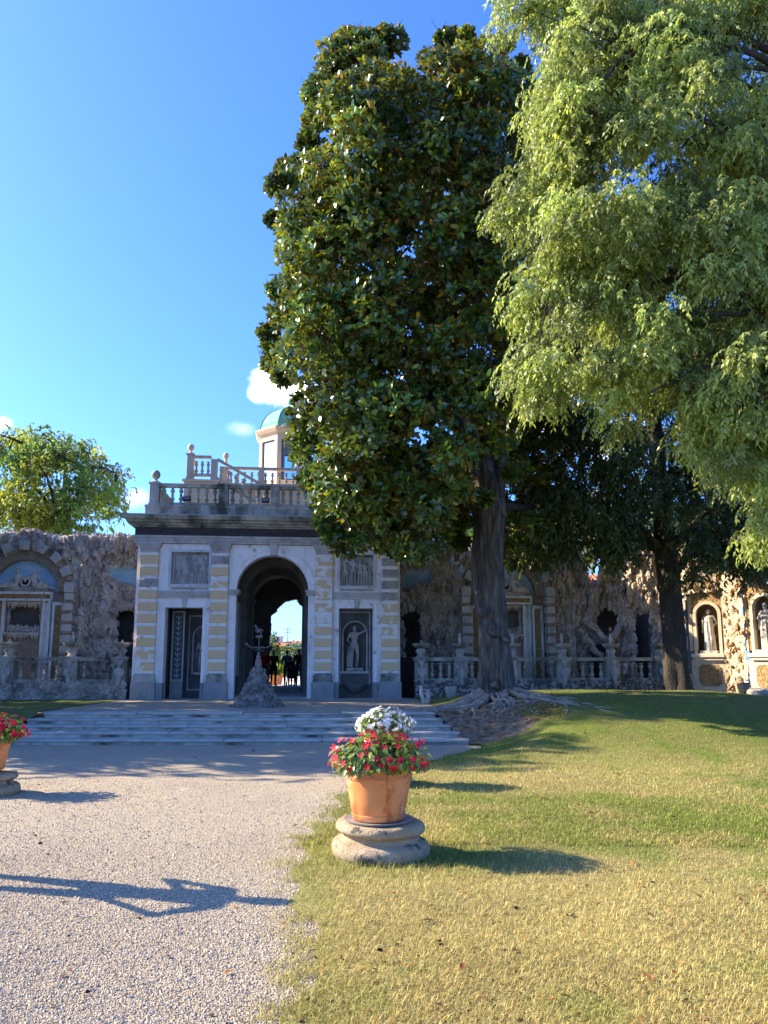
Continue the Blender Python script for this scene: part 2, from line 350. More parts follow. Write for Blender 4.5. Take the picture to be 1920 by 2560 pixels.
# ---------------------------------------------------------------- ground
BY = np.array([-8, 0, 3.7, 4.97, 5.85, 6.34, 6.94, 7.76, 9.58, 11, 12.48, 13.8, 14.9, 15.6, 17, 18.5, 21, 23.5, 30])
BX = np.array([.6, .2, -.36, -.45, -.6, -.73, -.69, -.58, -.48, -.05, .5, 1.32, 1.86, 1.72, 1.5, 1.35, 1.1, .85, .8])
def bound(y): return np.interp(y, BY, BX)
def hgt(x, y):
    x = np.asarray(x, float); y = np.asarray(y, float)
    low = TER * sstep(y, 14.9, 17.1)
    hi = .84 * sstep(y, 11.5, 18.3) - .26 * sstep(x, 7.5, 11.5) * sstep(y, 13, 18) - .3 * sstep(y, 20.2, 23.2)
    hi = np.maximum(hi, low * .98)
    t = sstep(x - bound(y), 0, 1.7)
    return low * (1 - t) + hi * t + .012 * np.sin(x * 1.7 + y * .9) * t
def sheet(name, ys, x0f, x1f, nx, zf, m, off=0.0):
    ys = np.asarray(ys); t = np.linspace(0, 1, nx)
    X = np.array([x0f(y) + (x1f(y) - x0f(y)) * t for y in ys]); Y = np.repeat(ys[:, None], nx, 1)
    Z = zf(X, Y) + off
    V = np.stack([X.ravel(), Y.ravel(), Z.ravel()], 1)
    i = np.arange(len(ys) - 1)[:, None] * nx + np.arange(nx - 1)[None]; i = i.ravel()
    o = link(name, np_mesh(name, V, np.stack([i, i + 1, i + nx + 1, i + nx], 1), m))
    o['kind'] = 'structure'; return o
gz = MB(); gz.add([(-900, -60, -.06), (900, -60, -.06), (900, 1500, -.06), (-900, 1500, -.06)], [(0, 1, 2, 3)])
tag(gz.build('ground', MATS['earth']), kind='structure')
gno = lambda X, Y: .018 * (fbm(np.stack([X.ravel() * .9, Y.ravel() * .9, 0 * X.ravel()], 1), 3, 5).reshape(X.shape) - .5)
sheet('gravel_path', np.arange(-7, 15.61, .2), lambda y: -30, lambda y: bound(y) + .25 - (.25 if y > 14.2 else 0), 150, lambda X, Y: gno(X, Y) - .02 * sstep(Y, 15.3, 15.6), MATS['gravel'])
sheet('terrace', np.arange(16.95, 34, .3), lambda y: -7.6 if y < 21.9 else -12, lambda y: bound(y) + .15, 60, lambda X, Y: TER + .4 * gno(X, Y), MATS['gravel'])
wob = lambda y: float(.07 * math.sin(y * 3.1) + .05 * math.sin(y * 7.7 + 1))
sheet('lawn', np.concatenate([np.arange(-6, 12, .15), np.arange(12, 26.6, .2)]), lambda y: float(bound(y)) + wob(y), lambda y: 24, 160, hgt, MATS['lawn'], .012)
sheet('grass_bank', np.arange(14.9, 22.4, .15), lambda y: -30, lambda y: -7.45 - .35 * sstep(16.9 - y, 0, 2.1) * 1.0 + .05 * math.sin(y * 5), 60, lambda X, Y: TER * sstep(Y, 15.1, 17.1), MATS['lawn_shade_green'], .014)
sheet('root_soil', np.arange(15.15, 19.6, .1), lambda y: min(float(bound(y)) - .12 - .1 * math.sin(y * 4), 1.60 - .31 * max(0, y - 15.2)) if y < 17.3 else float(bound(y)) - .1, lambda y: float(bound(y)) + 1.9 - .5 * abs(y - 17.2) + .2 * math.sin(y * 5), 24, hgt, MATS['soil'], .018)
sheet('courtyard', np.arange(31.9, 120, 4), lambda y: -60, lambda y: 40, 12, lambda X, Y: TER + .02 + 0 * X, MATS['courtyard'])

# ---------------------------------------------------------------- broad steps up to the terrace
steps = thing('stone_steps', 'five broad low grey stone steps rising to the pavilion terrace', 'steps', (-3.1, 15.2, 0))
for i in range(5):
    y0 = .42 * i; z1 = .1 * (i + 1); z0 = .1 * i
    xl, xr = -4.9 + .17 * i, 4.75 - .13 * i
    st = MB().box(xl + .03, xr - .03, y0 + .035, y0 + .5, z0 - .03, z1 - .047).build('riser', MATS['moss_stone'], steps)
    x = xl; k = 0
    while x < xr - .05:
        w_ = random.uniform(1.5, 2.4); x1 = min(xr, x + w_)
        if xr - x1 < .7: x1 = xr
        dz = random.uniform(-.007, .007); dy = random.uniform(-.014, .014)
        nose = [(y0 + dy + .02, z1 - .046), (y0 + dy + .004, z1 - .038), (y0 + dy, z1 - .024), (y0 + dy + .006, z1 - .008 + dz), (y0 + dy + .022, z1 + dz), (y0 + .52, z1 + dz + .003), (y0 + .52, z1 - .046)]
        MB().prism(nose, 'x', x + .009, x1 - .009).build('slab', MATS['step_stone'], st, sharp=40)
        x = x1; k += 1

# ---------------------------------------------------------------- pavilion
def arc_band(mb, cx, cz, r0, r1, d0, d1, a0=0, a1=math.pi, n=28):
    V = []; Fs = []
    for i in range(n + 1):
        a = a0 + (a1 - a0) * i / n; c, s = math.cos(a), math.sin(a)
        V += [(cx + r0 * c, d0, cz + r0 * s), (cx + r1 * c, d0, cz + r1 * s), (cx + r1 * c, d1, cz + r1 * s), (cx + r0 * c, d1, cz + r0 * s)]
    for i in range(n):
        o = i * 4
        for k in range(4): Fs.append((o + k, o + 4 + k, o + 4 + (k + 1) % 4, o + (k + 1) % 4))
    Fs += [(0, 1, 2, 3), (n * 4 + 3, n * 4 + 2, n * 4 + 1, n * 4)]
    return mb.add(V, Fs)
pav = thing('gateway_pavilion', 'two-tone garden pavilion with central archway, banded ochre pilasters and heavy cornice', 'pavilion', FO, FA)
WP = MATS['white_plaster']
SPR, CX, AR = 3.66, 3.97, 1.06
w = MB(); T = .45
for a, b, z0, z1 in ((.02, .89, .5, 5.02), (.89, 1.96, 3.14, 3.82), (1.96, 2.66, .5, 3.82), (.89, 1.0, 3.82, 5.02), (1.0, 2.09, 4.78, 5.02), (2.09, 2.66, 3.82, 5.02),
                     (5.24, 5.95, .5, 5.02), (5.95, 6.98, 3.15, 3.82), (5.95, 5.97, 3.82, 5.02), (5.97, 6.98, 4.77, 5.02), (6.98, 7.78, .5, 5.02)):
    w.box(a, b, 0, T, z0, z1)
arc = [(CX - AR * math.cos(math.pi * i / 24), SPR + AR * math.sin(math.pi * i / 24)) for i in range(25)]
w.prism([(2.66, .5), (2.91, .5)] + arc + [(5.03, .5), (5.24, .5), (5.24, 5.02), (2.66, 5.02)], 'y', 0, T)
w.build('wall', WP, pav)
# rear body round the passage and the recesses behind the side doors
b = MB()
b.box(.1, .85, T, 1.6, .5, 4.9); b.box(2.0, 2.8, T, 1.6, .5, 4.9); b.box(.85, 2.0, T, 1.6, 3.25, 4.9)
b.box(.1, 2.8, 1.6, 9.4, .5, 5.0); b.box(5.12, 5.9, T, 1.1, .5, 4.9); b.box(7.0, 7.7, T, 1.1, .5, 4.9); b.box(5.9, 7.0, T, 1.1, 3.25, 4.9)
b.box(5.12, 7.7, 1.1, 9.4, .5, 5.0); b.box(.1, 7.7, T, 9.4, 5.0, 5.75)
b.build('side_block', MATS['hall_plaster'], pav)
v = MB(); nseg = 24
Vv = []; 
for i in range(nseg + 1):
    a = math.pi * i / nseg
    Vv += [(CX - 1.16 * math.cos(a), T, SPR + .15 + 1.12 * math.sin(a)), (CX - 1.16 * math.cos(a), 9.4, SPR + .15 + 1.12 * math.sin(a))]
v.add(Vv, [(2 * i, 2 * i + 1, 2 * i + 3, 2 * i + 2) for i in range(nseg)])
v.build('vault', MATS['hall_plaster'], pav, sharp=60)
MB().box(2.7, 5.2, T, 9.6, .40, .53).build('hall_floor', MATS['grey_stone'], pav)
for k in range(2): MB().box(2.8, 5.12, 6.7 + k * .4, 9.5, .53 + .03 * k, .56 + .03 * k).build('hall_step', MATS['grey_stone'], pav)
# transverse arches with panelled piers inside the passage
for j, (dd, ri, ps) in enumerate(((2.3, .93, 3.03), (4.6, .86, 3.12))):
    m_ = MB(); arc_band(m_, CX, SPR + .1, ri, 1.26, dd, dd + .5)
    m_.box(2.8, CX - ri, dd, dd + .5, .53, SPR + .1); m_.box(CX + ri, 5.12, dd, dd + .5, .53, SPR + .1)
    m_.box(2.8, CX - ri + .07, dd - .06, dd + .56, SPR - .02, SPR + .1); m_.box(2.8, CX - ri + .05, dd - .05, dd + .55, .53, 1.0)
    m_.build('transverse_arch', MATS['hall_plaster'], pav, sharp=40)
for dd in (.62, 1.42, 3.0, 3.8):
    x = 2.80
    p = MB(); p.box(x, x + .05, dd, dd + .66, 1.15, 3.4); o = p.build('wall_panel', MATS['dark_stone'], pav)
    q = MB(); q.box(x + .05, x + .075, dd, dd + .08, 1.15, 3.4); q.box(x + .05, x + .075, dd + .58, dd + .66, 1.15, 3.4); q.box(x + .05, x + .075, dd + .08, dd + .58, 3.28, 3.4); q.box(x + .05, x + .075, dd + .08, dd + .58, 1.15, 1.25)
    q.build('panel_frame', MATS['mosaic_light'], o)
# rough grotto mouth at the far end of the passage
out = []
op = []
for i in range(90):
    t = i / 89
    if t < .38: p = (3.42, .5 + (3.0 - .5) * t / .38)
    else:
        a = math.pi * (1 - (t - .38) / .62); p = (4.42 + 1.0 * math.cos(a), 3.0 + 1.25 * math.sin(a))
    jag = .30 * float(vnoise(np.array([[i * .23, .5, .5]]), 4)[0]) ** 2 + .10 * float(vnoise(np.array([[i * .71, .5, 7.5]]), 4)[0]) + random.random() * .03
    op.append((p[0] + (jag if t < .72 else -jag * .4) , p[1] - (jag * 1.2 if t > .5 else 0)))
poly = [(2.75, .5)] + op + [(5.34, .5), (5.4, .5), (5.4, 4.95), (2.75, 4.95)]
MB().prism([(2.75, .45), (3.42, .45)] + op + [(5.4, 3.0), (5.4, 4.95), (2.75, 4.95)], 'y', 9.0, 9.5).build('grotto_mouth', MATS['interior_shade'], pav)
# pilasters
blk = [(4.665 - .345 * i - .245, 4.665 - .345 * i) for i in range(10)]
PIL = ((.13, .64), (2.18, 2.66), (5.24, 5.73), (7.23, 7.70))
rough = {(0, 2), (1, 0), (3, 0), (3, 1), (3, 2), (3, 3)}
peeled = {(1, 2), (2, 0), (2, 1), (2, 2), (2, 3), (2, 4), (2, 5), (3, 4), (3, 5), (3, 6), (0, 9), (0, 8)}
for pi, (a, c) in enumerate(PIL):
    core = MB(); core.box(a, c, -.10, -.001, 1.2, 4.75); co = core.build('pilaster', WP, pav)
    for bi, (z0, z1) in enumerate(blk):
        key = (pi, bi)
        m_ = MATS['relief_stone'] if key in rough else MATS['ochre_peeled'] if key in peeled else MATS['ochre_plaster']
        j = random.uniform(-.003, .003)
        bo = MB()
        if key in rough:
            nx, nz_ = 14, 8
            for ix in range(nx + 1):
                for iz in range(nz_ + 1):
                    ed = min(ix, nx - ix, 1) * min(iz, nz_ - iz, 1)
                    bo.v.append((a - .012 + (c - a + .024) * ix / nx, -.115 - (random.uniform(.0, .045) if ed else 0), z0 + (z1 - z0) * iz / nz_))
            bo.f = [(ix * (nz_ + 1) + iz, (ix + 1) * (nz_ + 1) + iz, (ix + 1) * (nz_ + 1) + iz + 1, ix * (nz_ + 1) + iz + 1) for ix in range(nx) for iz in range(nz_)]
            bo.box(a - .011, c + .011, -.114, -.02, z0 + .001, z1 - .001)
        else: bo.bbox(a - .012, c + .012, -.132 + j, -.02, z0, z1, .007)
        bo.build('block', m_, co)
    ba = MB(); ba.box(a - .05, c + .05, -.20, -.001, .99, 1.06)
    ba.box(a - .035, c + .035, -.175, -.001, 1.06, 1.13); ba.box(a - .05, c + .05, -.185, -.001, 1.13, 1.19); ba.box(a - .015, c + .015, -.14, -.001, 1.19, 1.24)
    ba.build('base_moulding', MATS['moss_stone'], co)
    MB().bbox(a - .09, c + .09, -.24, -.001, .47, .99, .012).build('plinth', MATS['plinth_stone'], co)
    ca = MB(); ca.box(a - .012, c + .012, -.125, -.001, 4.75, 4.79); ca.box(a, c, -.105, -.001, 4.79, 4.86); ca.box(a - .03, c + .03, -.15, -.001, 4.86, 4.92); ca.box(a - .055, c + .055, -.18, -.001, 4.92, 4.97); ca.box(a - .075, c + .075, -.20, -.001, 4.97, 5.03)
    ca.build('capital', MATS['grey_stone'], co)
# entablature, in blocks with fine joints
def course(name, prof, m_, s0, s1, lens, d_end=9.3):
    # profile (outset, z) swept along the front with returns down both flanks
    x = s0; first = True
    while x < s1 - .01:
        x1 = min(s1, x + random.uniform(*lens))
        if s1 - x1 < .5: x1 = s1
        poly = [(-o_, z) for o_, z in prof] + [(.4, prof[-1][1]), (.4, prof[0][1])]
        me = MB(); n = len(poly)
        V = []
        for e, xx in ((0, x), (1, x1)):
            for y, z in poly:
                ex = 0
                if e == 0 and abs(x - s0) < 1e-6 and y < 0: ex = y
                if e == 1 and abs(x1 - s1) < 1e-6 and y < 0: ex = -y
                V.append((xx + ex + (.003 if e == 0 and x > s0 else -.003 if e and x1 < s1 else 0), y, z))
        me.add(V, [tuple(range(n))[::-1], tuple(range(n, 2 * n))] + [(i, (i + 1) % n, n + (i + 1) % n, n + i) for i in range(n)])
        me.build(name, m_, pav); x = x1
    for side, xx in ((-1, s0), (1, s1)):
        sd = MB(); n = len(prof)
        V = [(xx + side * o_, .4, z) for o_, z in prof] + [(xx + side * o_, d_end, z) for o_, z in prof]
        sd.add(V, [(i, i + 1, n + i + 1, n + i) for i in range(n - 1)]); sd.build(name, m_, pav)
course('architrave', [(.10, 5.03), (.10, 5.10), (.125, 5.105), (.125, 5.17), (.16, 5.18), (.16, 5.25)], MATS['grey_stone'], .02, 7.78, (1.3, 2.1))
course('frieze', [(.09, 5.25), (.09, 5.50)], MATS['frieze_pebble'], .02, 7.78, (7.76, 7.77))
course('cornice', [(.12, 5.50), (.13, 5.535), (.20, 5.55), (.22, 5.60), (.31, 5.62), (.33, 5.68), (.43, 5.695), (.45, 5.74), (.48, 5.80), (.48, 5.815)], MATS['moss_stone'], .02, 7.78, (1.4, 2.2))
course('flashing', [(.495, 5.816), (.495, 5.832), (.2, 5.85)], MATS['zinc'], .02, 7.78, (7.76, 7.77))
# arch trim, imposts, keystones, door and relief frames
m_ = MB()
arc_band(m_, CX, SPR, AR - .004, AR + .13, -.035, .2); arc_band(m_, CX, SPR, AR + .13, AR + .20, -.055, .02); arc_band(m_, CX, SPR, AR + .20, AR + .235, -.03, .02)
m_.build('archivolt', MATS['white_plaster'], pav, sharp=40)
MB().prism([(CX - .08, 4.70), (CX + .08, 4.70), (CX + .115, 5.025), (CX - .115, 5.025)], 'y', -.12, .1).build('keystone', MATS['grey_stone'], pav)
for a, c in ((2.67, 2.97), (4.97, 5.235)):
    q = MB(); q.box(a, c, -.07, .47, 3.52, 3.58); q.box(a, c + (.03 if a < 4 else 0), -.10, .47, 3.58, 3.63); q.box(a - (.0 if a < 4 else .03), c + (.045 if a < 4 else 0), -.12, .47, 3.63, 3.67); q.build('impost', MATS['grey_stone'], pav)
for a, c in ((.645, 2.175), (5.735, 7.225)):
    q = MB(); q.box(a, c, -.05, -.001, 3.42, 3.50); q.box(a, c, -.075, -.001, 3.50, 3.57); q.box(a, c, -.095, -.001, 3.57, 3.62); q.build('string_course', MATS['grey_stone'], pav)
for a, c, zt in ((.89, 1.96, 3.14), (5.95, 6.98, 3.15)):
    q = MB(); q.box(a - .10, a - .002, -.025, -.001, .98, zt + .1); q.box(c + .002, c + .10, -.025, -.001, .98, zt + .1); q.box(a - .002, c + .002, -.025, -.001, zt + .003, zt + .1); q.build('door_surround', WP, pav)
    MB().prism([((a + c) / 2 - .05, zt + .0), ((a + c) / 2 + .05, zt), ((a + c) / 2 + .085, zt + .26), ((a + c) / 2 - .085, zt + .26)], 'y', -.06, -.002).build('door_keystone', MATS['grey_stone'], pav)
    MB().box(a - .115, a + .004, -.06, .3, .5, .97).build('door_plinth', MATS['plinth_stone'], pav); MB().box(c - .004, c + .115, -.06, .3, .5, .97).build('door_plinth', MATS['plinth_stone'], pav)
for a, c, z0, z1 in ((1.0, 2.09, 3.82, 4.78), (5.97, 6.98, 3.82, 4.77)):
    n = 40; P = MB(); m2 = 36
    rr = np.random.default_rng(int(a * 10)); 
    gx, gz_ = np.meshgrid(np.linspace(a, c, n + 1), np.linspace(z0, z1, m2 + 1), indexing='ij')
    nzv = fbm(np.stack([gx.ravel() * 7, 0 * gx.ravel() + a, gz_.ravel() * 4], 1), 4, 3)
    V = np.stack([gx.ravel(), .12 - .05 * nzv, gz_.ravel()], 1)
    i = (np.arange(n)[:, None] * (m2 + 1) + np.arange(m2)[None]).ravel()
    link('relief_panel', np_mesh('relief_panel', V, np.stack([i, i + m2 + 1, i + m2 + 2, i + 1], 1), MATS['relief_stone']), pav)
    q = MB()
    for x0, x1, zz0, zz1 in ((a - .07, a + .001, z0 - .07, z1 + .07), (c - .001, c + .07, z0 - .07, z1 + .07), (a + .001, c - .001, z1 - .001, z1 + .07), (a + .001, c - .001, z0 - .07, z0 + .001)): q.box(x0, x1, -.03, .06, zz0, zz1)
    q.build('relief_frame', MATS['frame_stone'], pav)
    q = MB(); q.bbox(a + .0, c - .0, -.02, .0, z0 - .15, z0 - .09, .004); q.build('relief_sill', MATS['moss_stone'], pav)
    q = MB()
    for k in range(15):
        xx = a + .04 + (c - a - .08) * k / 14; q.tube([(xx, .05, z1), (xx, .045, z1 - random.uniform(.03, .06)), (xx, .05, z1 - random.uniform(.07, .10))], [.03, .022, .005], 6)
    q.build('drip_fringe', MATS['moss_stone'], pav, sharp=60)
# left doorway: mosaic strip, panelled back with a niche; right doorway: niche with basin
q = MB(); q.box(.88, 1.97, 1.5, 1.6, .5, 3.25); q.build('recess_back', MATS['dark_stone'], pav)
q = MB(); q.box(.97, 1.29, .95, 1.05, 1.02, 3.08); o = q.build('mosaic_panel', MATS['mosaic'], pav)
q = MB(); q.box(.94, .99, .93, .95, 1.0, 3.1); q.box(1.27, 1.32, .93, .95, 1.0, 3.1); q.box(.99, 1.27, .93, .95, 3.05, 3.1); q.box(.99, 1.27, .93, .95, 1.0, 1.05); q.build('panel_frame', MATS['mosaic_light'], o)
for k in range(12):
    z = 1.16 + k * .158; q = MB(); cx_ = 1.13
    for s_ in (-1, 1):
        q.tube([(cx_, .945, z - .04), (cx_ + s_ * .05, .945, z), (cx_ + s_ * .085, .945, z + .05)], [.006, .02, .004], 5)
    q.tube([(cx_, .945, z - .05), (cx_, .945, z + .02), (cx_, .945, z + .085)], [.005, .018, .004], 5); q.ell((cx_, .945, z - .055), (.022, .008, .022), 6, 4); q.build('mosaic_motif', MATS['mosaic_light'], o)
q = MB(); q.box(.94, 1.32, .9, 1.1, .5, 1.0); q.build('panel_plinth', MATS['plinth_stone'], pav)
q = MB()
for x0, x1, z0, z1 in ((1.36, 1.40, .7, 3.0), (1.90, 1.94, .7, 3.0), (1.40, 1.90, 2.95, 3.0), (1.40, 1.90, .7, .75)): q.box(x0, x1, 1.46, 1.5, z0, z1)
arc_band(q, 1.80, 2.35, .27, .31, 1.46, 1.5); q.box(1.49, 1.53, 1.46, 1.5, 1.2, 2.35); q.build('door_panelling', MATS['grey_stone'], pav)
q = MB(); n = 16
npoly = [(6.12, 1.30), (6.12, 2.42)] + [(6.465 - .345 * math.cos(math.pi * i / n), 2.42 + .345 * math.sin(math.pi * i / n)) for i in range(n + 1)] + [(6.81, 1.30)]
q.prism([(5.9, .5), (5.9, 3.25), (7.0, 3.25), (7.0, .5), (6.81, .5)] + [(6.81, 1.3)] + npoly[::-1][1:-1] + [(6.12, 1.30), (6.12, .5)], 'y', .62, .9)
q.box(6.12, 6.81, .64, .9, .5, 1.30); q.box(6.1, 6.83, .9, 1.08, .5, 3.2); q.build('niche_wall', MATS['dark_stone'], pav)
q = MB(); arc_band(q, 6.465, 2.42, .345, .39, .59, .63); q.box(6.075, 6.12, .59, .63, 1.28, 2.42); q.box(6.81, 6.855, .59, .63, 1.28, 2.42); q.box(6.02, 6.91, .52, .63, 1.22, 1.29); q.box(5.99, 6.03, .58, .63, .9, 3.05); q.box(6.9, 6.94, .58, .63, .9, 3.05); q.box(5.99, 6.94, .58, .63, 3.05, 3.1); q.box(6.02, 6.91, .55, .63, 3.16, 3.21); q.build('niche_frame', MATS['grey_stone'], pav)
q = MB(); q.lathe([(.05, .62), (.12, .64), (.30, .78), (.36, .86), (.38, .90), (.34, .90), (.28, .84), (.02, .80)], 20, (6.465, .62, 0)); q.build('basin', MATS['statue_dark'], pav, sharp=40)
for d0, d1, z0, z1 in ((-.26, 0, .46, .505), ): MB().box(-.1, 7.9, -.42, .0, .44, .515).build('threshold', MATS['step_stone'], pav)

# ---------------------------------------------------------------- balustrades
BALP = [(.058, 0), (.058, .05), (.04, .065), (.03, .10), (.045, .15), (.062, .22), (.058, .28), (.036, .38), (.032, .46), (.05, .50), (.032, .54), (.036, .62), (.058, .72), (.062, .78), (.045, .85), (.03, .90), (.04, .935), (.058, .95), (.058, 1.0)]
def baluster_mesh(h, m_, n=8, fat=1.0):
    return MB().lathe([(r * fat, z * h) for r, z in BALP], n).mesh('baluster', m_, sharp=50)
def bal_run(parent, x0, x1, y, zb, zt, n, m_, me, wide=.16, rail=.09, slope=0.0, name='rail'):
    # bottom rail, top rail and n balusters from x0 to x1; slope drops the run by that much per metre
    L_ = x1 - x0
    def bar(za, zc, ww):
        q = MB(); d = -slope * L_
        V = [(x0, y - ww, za), (x1, y - ww, za + d), (x1, y + ww, za + d), (x0, y + ww, za), (x0, y - ww, zc), (x1, y - ww, zc + d), (x1, y + ww, zc + d), (x0, y + ww, zc)]
        q.add(V, [(3, 2, 1, 0), (4, 5, 6, 7), (0, 1, 5, 4), (1, 2, 6, 5), (2, 3, 7, 6), (3, 0, 4, 7)]); q.build(name, m_, parent)
    bar(zb, zb + rail, wide / 2); bar(zt - rail, zt - rail * .35, wide / 2); bar(zt - rail * .35, zt, wide / 2 + .018)
    for i in range(n):
        x = x0 + L_ * (i + .5) / n
        link('baluster', me, parent, (x, y, zb + rail - slope * (x - x0)), (0, 0, random.uniform(0, 1)))
rb = thing('roof_balustrade', 'weathered grey balustrade with stone ball along the pavilion cornice', 'balustrade', fw(0, 0, 0), FA)
MS = MATS['moss_stone']; b1 = baluster_mesh(.48, MS, 10, 1.12)
q = MB(); q.box(.16, 7.64, .05, .42, 5.82, 6.12); q.box(.14, 7.66, .03, .44, 6.12, 6.2); q.box(.16, .52, .42, 9.0, 5.82, 6.2); q.box(7.28, 7.64, .42, 9.0, 5.82, 6.2); q.build('parapet', MS, rb)
PX = [(.25, .53), (2.29, 2.57), (3.85, 4.11), (5.23, 5.51), (7.27, 7.55)]
for k, (a, c) in enumerate(PX):
    q = MB(); q.bbox(a, c, .08, .40, 6.2, 6.84, .01); q.box(a + .05, c - .05, .068, .082, 6.32, 6.74); q.box(a - .02, c + .02, .06, .42, 6.2, 6.26); q.box(a - .025, c + .025, .055, .425, 6.84, 6.9); q.build('pier', MS, rb)
    if k in (0, 4):
        q = MB(); q.lathe([(.15, 6.9), (.15, 6.93), (.09, 6.95), (.045, 7.0), (.06, 7.03), (.09, 7.05), (.125, 7.10), (.135, 7.16), (.122, 7.22), (.08, 7.28), (.02, 7.30)], 20, ((a + c) / 2, .24, 0)); q.build('ball_finial', MS, rb, sharp=50)
for (a, c), n in zip(((.53, 2.29), (2.57, 3.85), (4.11, 5.23), (5.51, 7.27)), (7, 5, 5, 7)):
    bal_run(rb, a, c, .24, 6.2, 6.88, n, MS, b1, .2, .1)
for side in (0, 1):
    x = .39 if side == 0 else 7.41
    q = MB(); q.box(x - .1, x + .1, .42, 8.8, 6.2, 6.29); q.box(x - .1, x + .1, .42, 8.8, 6.79, 6.88); q.build('side_rail', MS, rb)
    for k in range(12): link('baluster', b1, rb, (x, .62 + k * .28, 6.29), (0, 0, k))
# floodlights clamped to the balustrade
def floodlight(name, label, loc, rz, sc_=1.0):
    t = thing(name, label, 'floodlight', loc, rz, 'floodlights on the roof balustrade')
    q = MB(); q.bbox(-.11 * sc_, .11 * sc_, -.09, .0, -.065, .065, .012); q.build('housing', MATS['lamp_black'], t, rot=(R(-25), 0, 0))
    q = MB(); q.box(-.095 * sc_, .095 * sc_, -.096, -.091, -.05, .05); q.build('lens', MATS['lamp_glass'], t, rot=(R(-25), 0, 0))
    q = MB(); q.tube([(-.12 * sc_, -.03, 0), (-.12 * sc_, -.01, .1), (.12 * sc_, -.01, .1), (.12 * sc_, -.03, 0)], .011, 6); q.tube([(0, -.01, .1), (0, .06, .16), (0, .1, .17)], .012, 6); q.build('bracket', MATS['lamp_black'], t)
floodlight('floodlight', 'black floodlight on the pavilion roof balustrade, the one nearer its ball finial', fw(1.36, .04, 6.36), FA)
floodlight('floodlight', 'grey floodlight on the roof balustrade directly above the archway', fw(3.70, .04, 6.36), FA)
floodlight('floodlight', 'black floodlight at the far right of the roof balustrade among magnolia leaves', fw(6.9, .04, 6.36), FA)
# ---------------------------------------------------------------- upper terrace with stair, and the belvedere
WS = MATS['warm_stone']; b2 = baluster_mesh(.44, WS, 8, 1.05); b3 = baluster_mesh(.42, WS, 8)
ut = thing('roof_stair_terrace', 'pinkish upper terrace with flight of balustraded stairs behind the roof parapet', 'terrace', fw(0, 0, 0), FA)
q = MB(); q.box(.80, 7.1, 4.2, 8.8, 5.8, 7.66); q.box(.72, 7.2, 4.1, 8.9, 7.66, 7.78); q.build('upper_floor', MATS['warm_paint'], ut)
q = MB(); q.box(.74, 1.9, 3.3, 4.05, 5.8, 7.68); q.prism([(1.9, 5.8), (1.9, 7.68), (3.5, 6.78), (5.0, 5.95), (5.1, 5.8)], 'y', 3.3, 4.05); q.box(.68, 1.95, 3.24, 4.09, 7.68, 7.76); q.build('stair_wall', MATS['warm_paint'], ut)
for k in range(16):
    x = 1.95 + k * .19; q = MB(); q.box(x, x + .2, 3.45, 4.09, 5.9, 7.68 - .107 * (k + .3)); q.build('stair_tread', WS, ut)
q = MB(); q.bbox(.80, 1.02, 3.3, 3.52, 7.76, 8.62, .01); q.box(.77, 1.05, 3.27, 3.55, 8.62, 8.68); q.box(.78, 1.04, 3.28, 3.54, 7.76, 7.84); q.build('newel', WS, ut)
q = MB(); q.lathe([(.12, 8.68), (.12, 8.71), (.06, 8.73), (.035, 8.78), (.05, 8.80), (.10, 8.84), (.12, 8.91), (.105, 8.98), (.06, 9.03), (.01, 9.04)], 18, (.91, 3.41, 0)); q.build('ball_finial', MATS['warm_paint'], ut, sharp=50)
q = MB(); q.bbox(1.62, 1.84, 3.3, 3.5, 7.76, 8.5, .01); q.build('newel', WS, ut)
q = MB(); q.lathe([(.10, 8.5), (.05, 8.55), (.04, 8.62), (.09, 8.68), (.11, 8.75), (.095, 8.82), (.05, 8.87), (.01, 8.88)], 18, (2.02, 4.28, .12)); q.build('ball_finial', MATS['warm_paint'], ut, sharp=50)
bal_run(ut, 1.02, 1.62, 3.41, 7.9, 8.62, 3, WS, b2, .16, .08)
bal_run(ut, 1.84, 4.1, 3.41, 7.80, 8.55, 9, WS, b2, .16, .09, slope=.565)
q = MB(); q.box(.84, 1.0, 3.5, 4.4, 7.76, 7.84); q.box(.84, 1.0, 3.5, 4.4, 8.5, 8.6); q.build('side_rail', WS, ut)
for k in range(3): link('baluster', b2, ut, (.92, 3.68 + k * .25, 7.86))
bal_run(ut, 2.1, 7.0, 4.28, 7.79, 8.47, 20, WS, b3, .16, .085)
for x in (2.0, 3.3, 4.65, 6.0):
    q = MB(); q.bbox(x - .1, x + .1, 4.17, 4.39, 7.79, 8.46, .01); q.build('pier', WS, ut)
bv = thing('belvedere', 'octagonal glazed belvedere with green copper dome and onion finial', 'belvedere', fw(4.30, 6.3, 0), FA)
NR = 1.30
def octo(r): return [(r * math.cos(math.pi / 8 + k * math.pi / 4), r * math.sin(math.pi / 8 + k * math.pi / 4)) for k in range(8)]
o8 = octo(NR); i8 = octo(NR - .16)
